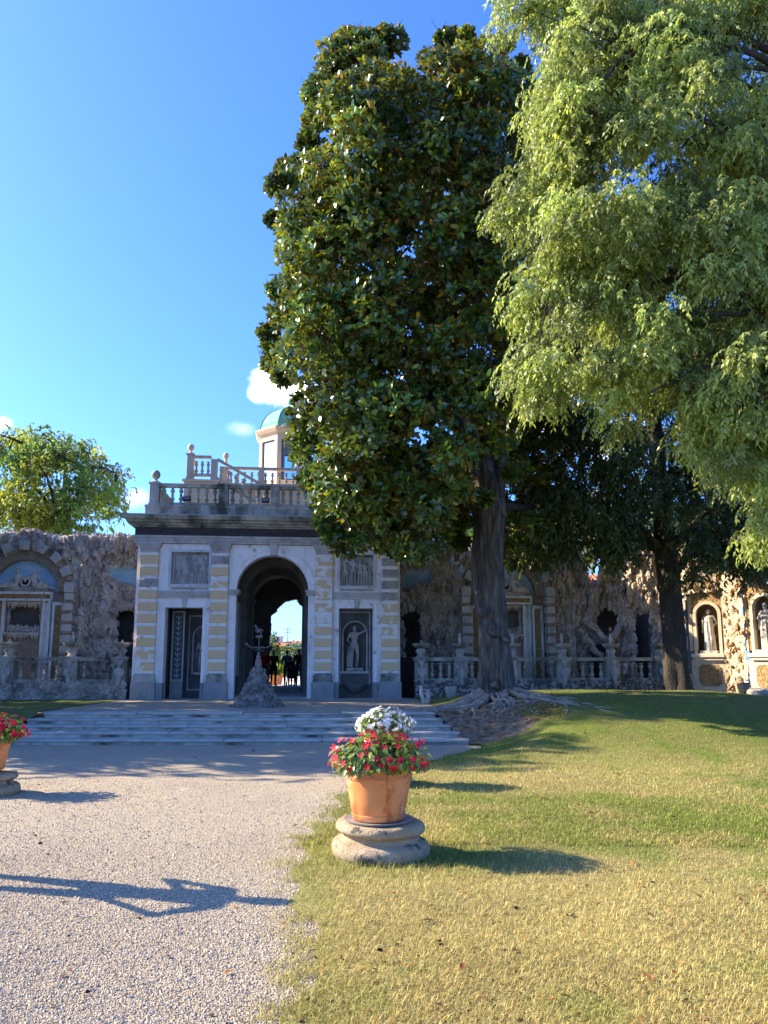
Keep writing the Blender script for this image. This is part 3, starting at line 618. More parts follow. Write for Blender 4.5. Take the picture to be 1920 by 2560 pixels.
for k in range(8):
    p0, p1 = Vector(o8[k]), Vector(o8[(k + 1) % 8]); q0, q1 = Vector(i8[k]), Vector(i8[(k + 1) % 8])
    def quadpiece(t0, t1, z0, z1, name, m_, par=bv):
        a, c, d, e = p0.lerp(p1, t0), p0.lerp(p1, t1), q0.lerp(q1, t1), q0.lerp(q1, t0)
        return MB().prism([tuple(a), tuple(c), tuple(d), tuple(e)], 'z', z0, z1).build(name, m_, par)
    quadpiece(0, .15, 7.75, 10.0, 'corner_pier', MATS['warm_paint']); quadpiece(.85, 1, 7.75, 10.0, 'corner_pier', MATS['warm_paint'])
    quadpiece(.15, .85, 7.75, 8.25, 'wall_panel', MATS['warm_paint']); quadpiece(.15, .85, 9.82, 10.0, 'lintel', MATS['warm_paint'])
    mid0, mid1 = p0.lerp(q0, .5), p1.lerp(q1, .5)
    fr = MB()
    for t0, t1, z0, z1 in ((.15, .19, 8.25, 9.82), (.81, .85, 8.25, 9.82), (.19, .81, 8.25, 8.30), (.19, .81, 9.77, 9.82)):
        a, c = mid0.lerp(mid1, t0), mid0.lerp(mid1, t1); nrm = (a + c).normalized() * .025
        fr.prism([tuple(a - nrm), tuple(c - nrm), tuple(c + nrm), tuple(a + nrm)], 'z', z0, z1)
    fo = fr.build('window_frame', MATS['dark_stone'], bv)
    a, c = mid0.lerp(mid1, .19), mid0.lerp(mid1, .81); nrm = (a + c).normalized() * .004
    MB().prism([tuple(a - nrm), tuple(c - nrm), tuple(c + nrm), tuple(a + nrm)], 'z', 8.3, 9.77).build('pane', MATS['window_glass'], fo)
cm = MB(); cm.lathe([(NR + .02, 10.0), (NR + .03, 10.06), (NR + .10, 10.10), (NR + .16, 10.20), (NR + .18, 10.25), (NR + .18, 10.28), (NR + .0, 10.30)], 8, a0=math.pi / 8); cm.build('cornice', MATS['warm_paint'], bv)
MB().lathe([(NR - .1, 7.7), (NR - .1, 7.78)], 8, a0=math.pi / 8).build('floor_slab', WS, bv)
dm = MB(); dm.lathe([(NR - .0, 10.30), (NR - .02, 10.42), (NR - .10, 10.66), (NR - .24, 10.90), (NR - .44, 11.10), (NR - .70, 11.25), (NR - .98, 11.34), (.20, 11.38)], 8, a0=math.pi / 8); do = dm.build('dome', MATS['verdigris'], bv)
for k in range(8):
    a = math.pi / 8 + k * math.pi / 4
    MB().tube([((r + .012) * math.cos(a), (r + .012) * math.sin(a), z) for r, z in [(NR - .0, 10.31), (NR - .02, 10.42), (NR - .10, 10.66), (NR - .24, 10.90), (NR - .44, 11.10), (NR - .70, 11.25), (.2, 11.38)]], .02, 6).build('rib', MATS['verdigris'], do)
MB().lathe([(NR - .03, 10.48), (NR - .025, 10.50)], 8, a0=math.pi / 8, cap=False).build('seam', MATS['verdigris'], do)
fi = MB(); fi.lathe([(.24, 11.36), (.22, 11.42), (.15, 11.47), (.12, 11.50), (.17, 11.56), (.20, 11.66), (.17, 11.76), (.09, 11.86), (.04, 11.93), (.03, 12.0), (.05, 12.03), (.02, 12.08)], 14); fi.build('onion_finial', MATS['verdigris'], bv, sharp=50)
fi = MB(); fi.box(-.012, .012, -.012, .012, 12.05, 12.26); fi.box(-.06, .06, -.012, .012, 12.15, 12.175); fi.build('finial_cross', MATS['verdigris'], bv)
# ---------------------------------------------------------------- figures (one continuous skin each)
def remesh(mb, name, voxel, mats_, zone=None, smooth_it=3):
    me = mb.mesh('tmp'); o = bpy.data.objects.new('tmp', me); col.objects.link(o)
    r = o.modifiers.new('r', 'REMESH'); r.mode = 'VOXEL'; r.voxel_size = voxel
    s = o.modifiers.new('s', 'SMOOTH'); s.iterations = smooth_it; s.factor = .5
    dg = bpy.context.evaluated_depsgraph_get(); ev = o.evaluated_get(dg)
    nm = bpy.data.meshes.new_from_object(ev); nm.name = name
    bpy.data.objects.remove(o); bpy.data.meshes.remove(me)
    nm.materials.clear()
    for m_ in mats_: nm.materials.append(m_)
    nm.polygons.foreach_set('use_smooth', [True] * len(nm.polygons))
    if zone:
        n = len(nm.polygons); c = np.empty(n * 3, np.float32); nm.polygons.foreach_get('center', c); c = c.reshape(-1, 3)
        nm.polygons.foreach_set('material_index', np.array([zone(*p) for p in c], np.int32))
    return nm
def body(J=None, wide=1.0, hair=None, head_turn=0.0):
    # standing figure 1.72 m tall that faces -Y; J overrides joints
    j = dict(pel=(0, 0, .93), waist=(0, .0, 1.08), chest=(0, -.01, 1.28), neck=(0, .01, 1.46), head=(0, -.015, 1.60),
             hl=(-.09, 0, .92), kl=(-.10, -.01, .50), al=(-.10, .02, .08), tl=(-.115, -.13, .035),
             hr=(.09, 0, .92), kr=(.10, -.01, .50), ar=(.10, .02, .08), tr=(.115, -.13, .035),
             sl=(-.19, .01, 1.40), el=(-.245, .03, 1.12), wl=(-.25, -.04, .86), fl=(-.25, -.07, .76),
             sr=(.19, .01, 1.40), er=(.245, .03, 1.12), wr=(.25, -.04, .86), fr=(.25, -.07, .76))
    j.update(J or {}); j = {k: Vector(v) for k, v in j.items()}
    m = MB()
    def limb(pts, rad): m.tube(pts, rad, 10); [m.ell(p, r, 8, 6) for p, r in zip(pts, rad)]
    w_ = wide
    m.ell(j['pel'], (.155 * w_, .115 * w_, .13)); m.ell(j['waist'], (.135 * w_, .10 * w_, .15)); m.ell(j['chest'], (.165 * w_, .115 * w_, .19))
    limb([j['sl'], j['chest'] + Vector((0, 0, .1)), j['sr']], [.058, .10, .058])
    limb([j['neck'] - Vector((0, 0, .06)), j['neck'] + Vector((0, 0, .05))], [.062, .055])
    hd = j['head']; m.ell(hd, (.074, .094, .115), 14, 10); m.ell(hd + Vector((0, -.03, -.05)), (.055, .06, .06))
    tx = math.sin(head_turn); ty = -math.cos(head_turn)
    m.tube([hd + Vector((tx * .08, ty * .085, .02)), hd + Vector((tx * .1, ty * .112, -.02))], [.008, .016], 6)
    for s_ in (-1, 1): m.ell(hd + Vector((s_ * .076, .005, 0)), (.012, .022, .032), 6, 5)
    for a in 'lr':
        limb([j['h' + a], j['h' + a].lerp(j['k' + a], .5), j['k' + a]], [.10 * w_, .082 * w_, .058])
        limb([j['k' + a], j['k' + a].lerp(j['a' + a], .35), j['a' + a]], [.056, .058, .038])
        limb([j['a' + a] - Vector((0, .02, .03)), j['t' + a]], [.042, .034])
        limb([j['s' + a], j['e' + a], j['w' + a]], [.056, .043, .030])
        d = j['f' + a] - j['w' + a]; m.tube([j['w' + a], j['w' + a] + d * .55], [.028, .036], 8)
        s_ = d.orthogonal().normalized()
        for k in range(4): 
            b0 = j['w' + a] + d * .5 + s_ * (.012 * (k - 1.5) * 1.6); m.tube([b0, b0 + d * (.38, .46, .44, .34)[k] , b0 + d * (.52, .64, .6, .46)[k] + Vector((0, -.012, 0))], [.010, .009, .007], 6)
        m.tube([j['w' + a] + d * .2, j['w' + a] + d * .5 + s_ * .045 + Vector((0, -.01, 0))], [.013, .009], 6)
    if hair == 'short':
        m.ell(hd + Vector((0, .018, .03)), (.084, .098, .105), 14, 10)
    if hair == 'long':
        m.ell(hd + Vector((0, .018, .025)), (.09, .10, .112), 14, 10); m.tube([hd + Vector((0, .05, .02)), hd + Vector((0, .075, -.16)), hd + Vector((0, .07, -.26))], [.085, .075, .04], 10)
    return m, j
def drape(m, pts, rad, lob=7, amp=.10):
    m.tube(pts, rad, 28, lob=lambda a, t: 1 + amp * math.sin(lob * a + 3 * t) + .05 * math.sin(2.3 * lob * a))
def person(label, loc, rz, h, J, wide, top, legs, hair, hairlen='short', shorts=False, group=None, voxel=.016, headturn=0, sleeves='short', name='person'):
    t = thing(name, label, 'person', loc, rz, group); s = h / 1.72
    m, j = body(J, wide, None, headturn)
    hd = j['head']
    wrists = [j['wl'], j['wr']]; elb = [j['el'], j['er']]; sh = [j['sl'], j['sr']]
    hipz = j['pel'].z
    def zone(x, y, z):
        p = Vector((x, y, z))
        if (p - hd).length < .15 and z > hd.z - .12: return 0
        if z > j['neck'].z - .02: return 0
        for w1, e1, s1 in zip(wrists, elb, sh):
            ab = w1 - e1; tt = (p - e1).dot(ab) / max(1e-6, ab.length_squared)
            if tt > (0.0 if sleeves == 'short' else .95) and (p - (e1 + ab * tt)).length < .085 and tt < 2.0: return 0
        if z > hipz + .03: return 1
        if z > (.46 if shorts else .10): return 2
        return 0 if (shorts and z > .09) else 3
    me = remesh(m, 'body', voxel, [MATS['skin'], top, legs, MATS['shoe']], zone)
    link('body', me, t, (0, 0, 0), None, s)
    hm = MB()
    if hairlen == 'long':
        hm.ell(hd + Vector((0, .022, .025)), (.088, .098, .108), 14, 10); hm.tube([hd + Vector((0, .05, .02)), hd + Vector((0, .08, -.14)), hd + Vector((0, .075, -.24))], [.08, .07, .035], 10)
    else: hm.ell(hd + Vector((0, .024, .035)), (.082, .092, .096), 14, 10)
    link('hair', remesh(hm, 'hair', .014, [hair]), t, (0, 0, 0), None, s)
    return t
FLOOR = .60
def pp(s, d, z=FLOOR): return fw(s, d, z)
BK = {'wl': (-.08, .15, .98), 'el': (-.27, .12, 1.14), 'fl': (.02, .16, .95), 'wr': (.08, .16, 1.0), 'er': (.27, .12, 1.14), 'fr': (-.02, .17, .97)}
person('man in a red shirt and shorts with hands clasped behind his back in the archway', pp(3.36, 7.6), FA + R(175) + math.pi, 1.46, BK, 1.22, MATS['red_cloth'], MATS['navy_cloth'], MATS['hair_grey'], shorts=True, group='visitors standing in the passage')
person('person in dark clothes standing just right of the man in red', pp(3.72, 8.4), FA + R(200) + math.pi, 1.42, {'wr': (.20, -.12, .98), 'fr': (.17, -.2, .95)}, 1.0, MATS['black_cloth'], MATS['black_cloth'], MATS['hair'], group='visitors standing in the passage')
person('visitor in a grey shirt with a strap across the back beside the stroller', pp(4.24, 8.8), FA + math.pi, 1.42, {'wl': (-.16, -.2, 1.05), 'fl': (-.12, -.28, 1.08)}, 1.0, MATS['grey_cloth'], MATS['black_cloth'], MATS['hair'], group='visitors standing in the passage')
person('tallest visitor, bareheaded man in black beside the right jamb', pp(4.72, 8.7), FA + R(190), 1.47, {}, 1.08, MATS['black_cloth'], MATS['navy_cloth'], MATS['hair'], shorts=True, group='visitors standing in the passage')
person('visitor with loose hair in dark clothes half hidden behind the right jamb', pp(4.95, 8.2), FA + R(170), 1.38, {}, .95, MATS['navy_cloth'], MATS['black_cloth'], MATS['hair'], 'long', group='visitors standing in the passage')
person('stooping visitor in dark clothes leaning over the pushchair', pp(4.50, 8.5), FA + R(215), 1.30, {'chest': (0, -.14, 1.2), 'neck': (0, -.26, 1.3), 'head': (0, -.33, 1.36), 'sl': (-.18, -.2, 1.28), 'sr': (.18, -.2, 1.28), 'el': (-.22, -.32, 1.02), 'er': (.22, -.32, 1.02), 'wl': (-.15, -.45, .9), 'wr': (.15, -.45, .9), 'fl': (-.12, -.5, .86), 'fr': (.12, -.5, .86), 'waist': (0, -.05, 1.06)}, 1.05, MATS['black_cloth'], MATS['black_cloth'], MATS['hair'], group='visitors standing in the passage')
pc = thing('pushchair', 'dark folding pushchair among the visitors at the end of the passage', 'pushchair', pp(4.44, 8.25), FA)
q = MB(); q.prism([(-.16, .34), (.14, .30), (.2, .72), (.12, .74), (.06, .40), (-.16, .42)], 'x', -.16, .16); q.build('seat', MATS['black_cloth'], pc)
q = MB(); q.ell((0, .1, .70), (.18, .2, .14)); q.build('canopy', MATS['navy_cloth'], pc, sharp=60)
q = MB()
for s_ in (-1, 1): q.tube([(s_ * .18, -.25, .08), (s_ * .17, .02, .38), (s_ * .17, .3, .86)], .012, 6); q.tube([(s_ * .18, .22, .08), (s_ * .17, .0, .4)], .012, 6)
q.tube([(-.17, .3, .86), (.17, .3, .86)], .015, 6); q.build('frame', MATS['black_iron_and_shade'], pc)
for s_ in (-1, 1):
    for yy in (-.25, .22): MB().lathe([(.085, -.02), (.09, 0), (.085, .02)], 16).build('wheel', MATS['black_iron_and_shade'], pc, loc=(s_ * .2, yy, .09), rot=(0, R(90), 0))
person('person in a white top standing behind the right balustrade near the dark tree', fw(15.15, 1.1, .55), FA + R(20), 1.16, {}, 1.0, MATS['white_cloth'], MATS['grey_cloth'], MATS['hair'])
person('unseen person added outside the left edge to cast the long shadow on the gravel', (-3.45, 6.05, 0), R(-95), 1.74, {'el': (-.36, -.10, 1.18), 'wl': (-.10, -.26, 1.40), 'fl': (-.05, -.30, 1.46), 'er': (.42, .05, 1.20), 'wr': (.20, -.02, 1.0), 'fr': (.15, -.03, .93), 'kl': (-.18, -.14, .5), 'al': (-.2, -.16, .08), 'tl': (-.21, -.30, .035), 'ar': (.16, .2, .08), 'tr': (.18, .06, .035)}, 1.0, MATS['grey_cloth'], MATS['navy_cloth'], MATS['hair'])  # guessed figure out of view, added only for its shadow

# ---------------------------------------------------------------- relief figures, statues
def flat_fig(J, s, loc, parent, m_, flat=.75, rz=0, name='relief_figure'):
    m, j = body(J); me = remesh(m, name, .022, [m_])
    return link(name, me, parent, loc, (0, 0, rz), (s, s * flat, s))
rpz = 3.85
for x, s, J in ((1.22, .30, {'head': (0, -.05, 1.45), 'neck': (0, -.03, 1.36)}), (1.45, .17, {}), (1.68, .42, {'wl': (-.5, -.1, 1.45), 'el': (-.36, -.05, 1.3), 'fl': (-.6, -.1, 1.5)}), (1.90, .44, {'er': (.28, 0, 1.15), 'wr': (.1, -.1, 1.3)}), (1.52, .13, {})): flat_fig(J, s, (x, .045, rpz + .03), pav, MATS['relief_stone'])
for x, s, J in ((6.14, .40, {'el': (-.3, 0, 1.2)}), (6.38, .45, {'er': (.3, 0, 1.2), 'wr': (.15, -.1, 1.3)}), (6.58, .42, {'wl': (-.2, -.1, 1.2)}), (6.74, .40, {}), (6.88, .26, {})): flat_fig(J, s, (x, .045, rpz + .03), pav, MATS['relief_stone'])
MB().box(1.06, 1.10, .03, .1, 3.9, 4.7).build('relief_tree', MATS['relief_stone'], pav)
def statue(label, loc, rz, h, J, m_, robe=None, extra=None, group=None):
    t = thing('statue', label, 'statue', loc, rz, group); m, j = body(J, hair='short')
    if robe: robe(m, j)
    if extra: extra(m, j)
    me = remesh(m, 'figure', .017, [m_], None, 2); link('figure', me, t, (0, 0, .06 * h), None, h / 1.72)
    q = MB(); q.bbox(-.2 * h, .2 * h, -.15 * h, .15 * h, 0, .07 * h, .01); q.build('base', m_, t); return t
def club(m, j): m.tube([j['wr'], j['wr'] + Vector((.1, .02, -.3)), j['wr'] + Vector((.12, .04, -.75))], [.03, .045, .06], 8); m.tube([(-.2, .05, .9), (-.24, .08, .4), (-.22, .05, .05)], [.09, .1, .12], 10)
statue('dark stone figure with one arm raised in the niche of the right doorway', fw(6.465, .78, 1.30), FA, 1.28,
       {'el': (-.30, -.06, 1.12), 'wl': (-.18, -.2, 1.02), 'fl': (-.14, -.26, 1.0), 'er': (.40, 0, 1.50), 'wr': (.46, -.03, 1.74), 'fr': (.46, -.05, 1.83), 'kr': (.14, -.08, .5)}, MATS['statue_stone'], None, club)
statue('pale statue half seen in the niche inside the left doorway', fw(1.80, 1.38, 1.18), FA, 1.05, {'er': (.3, 0, 1.2), 'wr': (.12, -.12, 1.25)}, MATS['statue_stone'])
# ---------------------------------------------------------------- tufa grotto walls
def rock_sheet(name, path, z0, ztop, parent, m_, hole=None, res=.036, amp=1.0, seed=1, fringe=True):
    # a rugged stone skin along a plan path (local xy), standing proud to the left-hand normal flipped to the viewer
    path = [Vector((p[0], p[1])) for p in path]
    seg = [0]
    for a, b in zip(path, path[1:]): seg.append(seg[-1] + (b - a).length)
    n = int(seg[-1] / res); A_ = np.linspace(0, seg[-1], n + 1)
    px = np.interp(A_, seg, [p.x for p in path]); py = np.interp(A_, seg, [p.y for p in path])
    tx = np.gradient(px); ty = np.gradient(py)
    ker = np.ones(15) / 15
    tx = np.convolve(np.pad(tx, 7, 'edge'), ker, 'valid'); ty = np.convolve(np.pad(ty, 7, 'edge'), ker, 'valid')
    ll = np.hypot(tx, ty); nx, ny = ty / ll, -tx / ll
    zt = ztop(A_) if callable(ztop) else np.full(n + 1, ztop)
    zt = zt + .10 * (vnoise(np.stack([A_ * 5, 0 * A_, 0 * A_], 1), seed) - .5) + .05 * (vnoise(np.stack([A_ * 13, 0 * A_, 0 * A_ + 3], 1), seed) - .5)
    m = int((zt.max() - z0) / res); T_ = np.linspace(0, 1, m + 1)
    Z = z0 + (zt[:, None] - z0) * T_[None]
    AA = np.repeat(A_[:, None], m + 1, 1)
    P = np.stack([np.repeat(px[:, None], m + 1, 1).ravel(), np.repeat(py[:, None], m + 1, 1).ravel(), Z.ravel()], 1)
    S = P + seed * 11.7
    d = .42 * (fbm(S * (1.5, 1.5, 1.1), 3, seed) - .5) + .42 * (fbm(S * (4.2, 4.2, 2.0), 4, seed + 5, True) - .62) + .10 * (fbm(S * (13, 13, 7), 3, seed + 9) - .5)
    if fringe:
        top = (zt[:, None] - Z).ravel()
        edge = .75 + .55 * (vnoise(np.stack([P[:, 0] * 7, P[:, 1] * 7, 0 * P[:, 0]], 1), seed + 3) - .5) + .2 * (vnoise(np.stack([P[:, 0] * 17, P[:, 1] * 17, 0 * P[:, 0]], 1), seed + 4) - .5)
        d = d + .16 * (1 - sstep(top, edge - .10, edge)) - .25 * (1 - sstep(top, 0, .12))
    d = d * amp + .12
    Nx = np.repeat(nx[:, None], m + 1, 1).ravel(); Ny = np.repeat(ny[:, None], m + 1, 1).ravel()
    V = P.copy(); V[:, 0] += Nx * d; V[:, 1] += Ny * d
    V += .018 * (rng.random(V.shape) - .5)
    i = (np.arange(n)[:, None] * (m + 1) + np.arange(m)[None]).ravel()
    Fc = np.stack([i, i + m + 1, i + m + 2, i + 1], 1)
    if hole:
        ca = AA.ravel()[Fc].mean(1); cz = Z.ravel()[Fc].mean(1)
        wob_ = .10 * (vnoise(np.stack([ca * 7, cz * 7, 0 * ca], 1), seed + 31) - .5) * 2
        Fc = Fc[~hole(ca + wob_, cz + wob_[::-1])]
    o = link(name, np_mesh(name, V, Fc, m_), parent)
    return o, V, np.stack([Nx, Ny], 1), AA.ravel(), Z.ravel()
ICO = []
for k in range(6):
    bm = bmesh.new(); bmesh.ops.create_icosphere(bm, subdivisions=2 if k < 3 else 1, radius=1)
    v_ = np.array([v.co[:] for v in bm.verts]); v_ *= (.45 + 1.1 * fbm(v_ * 2.2 + k * 9, 3, k))[:, None]
    bm.verts.index_update(); ICO.append((v_, np.array([[q.index for q in f.verts] for f in bm.faces]))); bm.free()
def lumps(name, pos, sizes, parent, m_, which=(0, 1, 2, 3, 4, 5)):
    Vs = []; Fs = []; o = 0
    for p, s in zip(pos, sizes):
        v_, f_ = ICO[random.choice(which)]
        a = random.uniform(0, 6.28); c, sn = math.cos(a), math.sin(a)
        tl = random.gauss(0, .35); ct, st_ = math.cos(tl), math.sin(tl); w_ = (v_ @ np.array([[c, -sn, 0], [sn, c, 0], [0, 0, 1]]) * s) @ np.array([[ct, 0, -st_], [0, 1, 0], [st_, 0, ct]]); Vs.append(w_ + p); Fs.append(f_ + o); o += len(v_)
    ob = link(name, np_mesh(name, np.concatenate(Vs), np.concatenate(Fs), m_, False), parent); ob['kind'] = 'stuff'; return ob
def crust(name, data, hole, n, parent, m_, smin=.028, smax=.095, bias_top=True):
    o, V, Nn, A_, Z_ = data
    ok = np.where(~hole(A_, Z_))[0] if hole else np.arange(len(V))
    pick = rng.choice(ok, n)
    pos = V[pick].copy(); sz = rng.uniform(smin, smax, n)
    S = np.stack([sz * rng.uniform(.45, 1.0, n), sz * rng.uniform(.45, 1.0, n), sz * rng.uniform(.7, 2.2, n)], 1); S[Z_[pick] > 5.35] *= .6
    pos[:, 0] += Nn[pick, 0] * sz * .2; pos[:, 1] += Nn[pick, 1] * sz * .2
    return lumps(name, pos, S, parent, m_)
def bay(parent, cx, tag_):
    # arched bay: painted tympanum, reclining pair round an oculus, framed window, panels, block quoins
    zb = 3.75
    def part(name, m_, boxes, par=None):
        q = MB()
        for b_ in boxes: q.box(*b_)
        return q.build(name, MATS[m_], par or parent)
    q = MB(); pts = [(cx + 1.05 * math.cos(math.pi * i / 24), zb + 1.05 * math.sin(math.pi * i / 24)) for i in range(25)]; q.prism(pts, 'y', 2.26, 2.32); q.build('painted_tympanum', MATS['sky_paint'], parent)
    q = MB(); arc_band(q, cx, zb, 1.0, 1.30, 1.98, 2.4); q.build('pebble_arch', MATS['pebble_ring'], parent, sharp=40)
    for k in range(-4, 5):
        a = math.pi / 2 + k * R(21.5) / 2 * 2
        if 0 < a < math.pi:
            q = MB(); arc_band(q, cx, zb, 1.28, 1.56, 1.70, 2.3, a - R(5.6), a + R(5.6), 4); q.build('voussoir', MATS['quoin_stone'], parent)
            for g_ in (1.36, 1.45):
                q = MB(); arc_band(q, cx, zb, g_, g_ + .05, 1.685, 1.71, a - R(5.4), a + R(5.4), 4); q.build('fillet', MATS['quoin_stone'], parent)
    # lower wall with the window void
    part('bay_wall', 'pebble_ring', [(cx - 1.42, cx - .54, 2.12, 2.5, .5, zb), (cx + .54, cx + 1.42, 2.12, 2.5, .5, zb), (cx - .54, cx + .54, 2.12, 2.5, 3.41, zb), (cx - .54, cx + .54, 2.12, 2.5, .5, 2.50)])
    part('window_void', 'interior_shade', [(cx - .7, cx + .7, 3.0, 3.1, 2.3, 3.6), (cx - .7, cx - .6, 2.5, 3.0, 2.3, 3.6), (cx + .6, cx + .7, 2.5, 3.0, 2.3, 3.6), (cx - .6, cx + .6, 2.5, 3.0, 3.5, 3.6), (cx - .6, cx + .6, 2.5, 3.0, 2.3, 2.45)])
    part('back_panel', 'sky_paint', [(cx - .4, cx + .4, 2.93, 2.99, 2.66, 3.3)])
    rk = [(cx + x + random.uniform(-.03, .03), 2.2, z) for x in np.linspace(-.5, .5, 13) for z in (2.52, 2.6, 3.36)] + [(cx + s_ * .5, 2.22, z) for s_ in (-1, 1) for z in np.linspace(2.6, 3.3, 7)]
    lumps('window_rockwork', np.array(rk), np.array([(random.uniform(.05, .08), .06, random.uniform(.07, .13)) for _ in rk]), parent, MATS['tufa'])
    dr = MB()
    for k in range(16): x = cx - .48 + k * .064; h_ = random.uniform(.08, .24); dr.tube([(x, 2.08, 3.42), (x, 2.06, 3.42 - h_ * .5), (x, 2.09, 3.42 - h_)], [.045, .038, .01], 6)
    d_ = dr.build('stalactites', MATS['tufa_pale_sunlit'], parent, sharp=60); d_['kind'] = 'stuff'
    dr = MB()
    for k in range(14): x = cx - .48 + k * .073; h_ = random.uniform(.08, .22); dr.tube([(x, 2.02, 2.42), (x, 2.0, 2.42 - h_ * .5), (x, 2.05, 2.42 - h_)], [.05, .04, .012], 6)
    d_ = dr.build('stalactites', MATS['tufa'], parent, sharp=60); d_['kind'] = 'stuff'
    part('sill', 'grey_stone', [(cx - .56, cx + .56, 1.98, 2.14, 2.42, 2.47)])
    # pale stone framing
    for s_ in (-1, 1):
        X = lambda a, b: tuple(sorted((cx + s_ * a, cx + s_ * b)))
        part('jamb_pilaster', 'frame_stone', [(*X(.55, .64), 2.02, 2.12, .5, 3.45)]); part('jamb_panel', 'frame_stone' if s_ > 0 else 'pebble_brown', [(*X(.64, .73), 2.07, 2.12, .5, 3.40)]); part('jamb_pilaster', 'frame_stone', [(*X(.73, .82), 2.02, 2.12, .5, 3.45)])
        part('panel_frame', 'frame_stone', [(*X(.86, .94), 2.03, 2.12, .5, 3.42), (*X(1.15, 1.23), 2.03, 2.12, .5, 3.42), (*X(.94, 1.15), 2.03, 2.12, 3.32, 3.42)])
        part('pebble_panel', 'pebble_brown', [(*X(.94, 1.15), 2.09, 2.12, .5, 3.32)])
        for k in range(10):
            z1 = 4.02 - k * .325
            if k % 1 == 0:
                part('quoin', 'quoin_stone', [(*X(1.29, 1.56), 1.74, 2.2, z1 - .22, z1)])
                q = MB(); x0, x1 = X(1.24, 1.66); zc = z1 - .275; lumps('rough_quoin', np.array([(x0 + .07 + t * (x1 - x0 - .14), 1.80, zc) for t in (0, .33, .66, 1)]), np.array([(.10, .09, .07)] * 4), parent, MATS['pebble_ring'])
    for a, b_ in ((3.66, 3.74), (3.45, 3.52)): part('lintel_bar', 'frame_stone', [(cx - .86, cx + .86, 1.98, 2.12, a, b_)])
    part('lintel_end', 'frame_stone', [(cx - .86, cx - .79, 1.985, 2.12, 3.52, 3.66)]); part('lintel_end', 'frame_stone', [(cx + .79, cx + .86, 1.985, 2.12, 3.52, 3.66)]); part('lintel_panel', 'pebble_brown', [(cx - .79, cx + .79, 2.05, 2.12, 3.52, 3.66)])
    # oculus and reclining figures
    q = MB(); q.tube([(cx + .13 * math.cos(t), 2.02, 4.05 + .13 * math.sin(t)) for t in np.linspace(0, 2 * math.pi, 25)], .033, 8); q.build('oculus_ring', MATS['statue_stone'], parent, sharp=60)
    q = MB(); q.lathe([(.13, 0), (.13, .05)], 20); q.build('oculus', MATS['black_iron_and_shade'], parent, loc=(cx, 2.1, 4.05), rot=(R(90), 0, 0))  # black disc stands in for the shade inside the round opening
    q = MB(); q.ell((cx, 2.15, 3.82), (.9, .12, .12), 16, 8); q.build('rock_mound', MATS['tufa'], parent, sharp=80)
    for s_ in (-1, 1):
        J = dict(pel=(0, 0, .14), waist=(-.05 * s_, -.02, .28), chest=(-.10 * s_, -.03, .45), neck=(-.10 * s_, -.02, .63), head=(-.08 * s_, -.04, .78),
                 hl=(.06 * s_, -.05, .14), kl=(.42 * s_, -.12, .24), al=(.78 * s_, -.06, .04), tl=(.9 * s_, -.08, .02),
                 hr=(.06 * s_, .05, .14), kr=(.46 * s_, .02, .12), ar=(.86 * s_, .0, .02), tr=(.98 * s_, -.03, .0),
                 sl=(-.27 * s_, -.03, .56), el=(-.42 * s_, -.08, .42), wl=(-.50 * s_, -.12, .32), fl=(-.55 * s_, -.12, .28),
                 sr=(.07 * s_, -.03, .57), er=(.26 * s_, -.06, .38), wr=(.36 * s_, -.12, .24), fr=(.4 * s_, -.12, .2))
        m, j = body(J, hair='short'); drape(m, [(.1 * s_, -.06, .1), (.5 * s_, -.08, .1), (.8 * s_, -.05, .05)], [.13, .11, .06], 5, .15)
        link('reclining_figure', remesh(m, 'reclining_figure', .02, [MATS['statue_stone']]), parent, (cx + s_ * .30, 2.05, 3.85), None, (.62, .5, .68))
    q = MB(); q.tube([(cx + .32, 1.98, 4.55), (cx + .85, 2.0, 3.78)], .012, 6); q.build('staff', MATS['statue_stone'], parent)
WING = dict(mc=3.80)
def inbay(dx, z): return ((np.abs(dx) < 1.34) & (z < 3.75)) | ((dx ** 2 + np.maximum(z - 3.75, 0) ** 2 < 1.28 ** 2) & (z >= 3.75))
def holes(m, z):
    h = inbay(m - 3.8, z)
    h |= ((m > 2.02) & (m < 2.42) & (z > 4.32 + .5 * np.abs(m - 2.22) * 0) & (z < 4.84) & (np.abs(m - 2.22) < (z - 4.25) * .42) & ~((z > 4.7) & (np.abs(m - 2.24) < .07)))
    h |= ((m > .34) & (m < 1.30) & (z > 3.86 + .36 * (m - .3)) & (z < 4.60))
    h |= ((m > .36) & (m < .92) & (z > 1.2) & (z < 3.25) & (z < 3.3 - .6 * np.abs(m - .62)))
    return h
def holes_r(m, z):
    h = holes(m, z)
    h |= ((m > 6.9) & (m < 7.75) & (z > 2.45) & (z < 3.35) & (((m - 7.3) / .42) ** 2 + ((z - 2.9) / .45) ** 2 < 1))
    h |= ((m > 8.25) & (m < 8.75) & (z > 1.0) & (z < 3.15))
    h |= ((m > 6.6) & (m < 7.6) & (z < 2.2))
    return h
gl_ = thing('grotto_wall', 'rugged tufa grotto wall with painted blue sky patches left of the pavilion', 'grotto wall', FO, FA)
gr_ = thing('grotto_wall', 'rugged tufa grotto wall with arched bay right of the pavilion behind the magnolia trunk', 'grotto wall', FO, FA)
ztL = lambda a: 5.62 + .16 * np.exp(-((a - 3.8) / .5) ** 2)
HL = lambda a, z: holes(7.0 - a, z)
def quo(dx, z): return ((np.abs(dx) < 1.70) & (z < 4.1)) | (dx ** 2 + np.maximum(z - 3.75, 0) ** 2 < 1.62 ** 2)
HLc = lambda a, z: holes(7.0 - a, z) | quo(3.2 - a, z)
HRc = lambda a, z: holes_r(a - .2, z) | quo(a - 4.0, z)
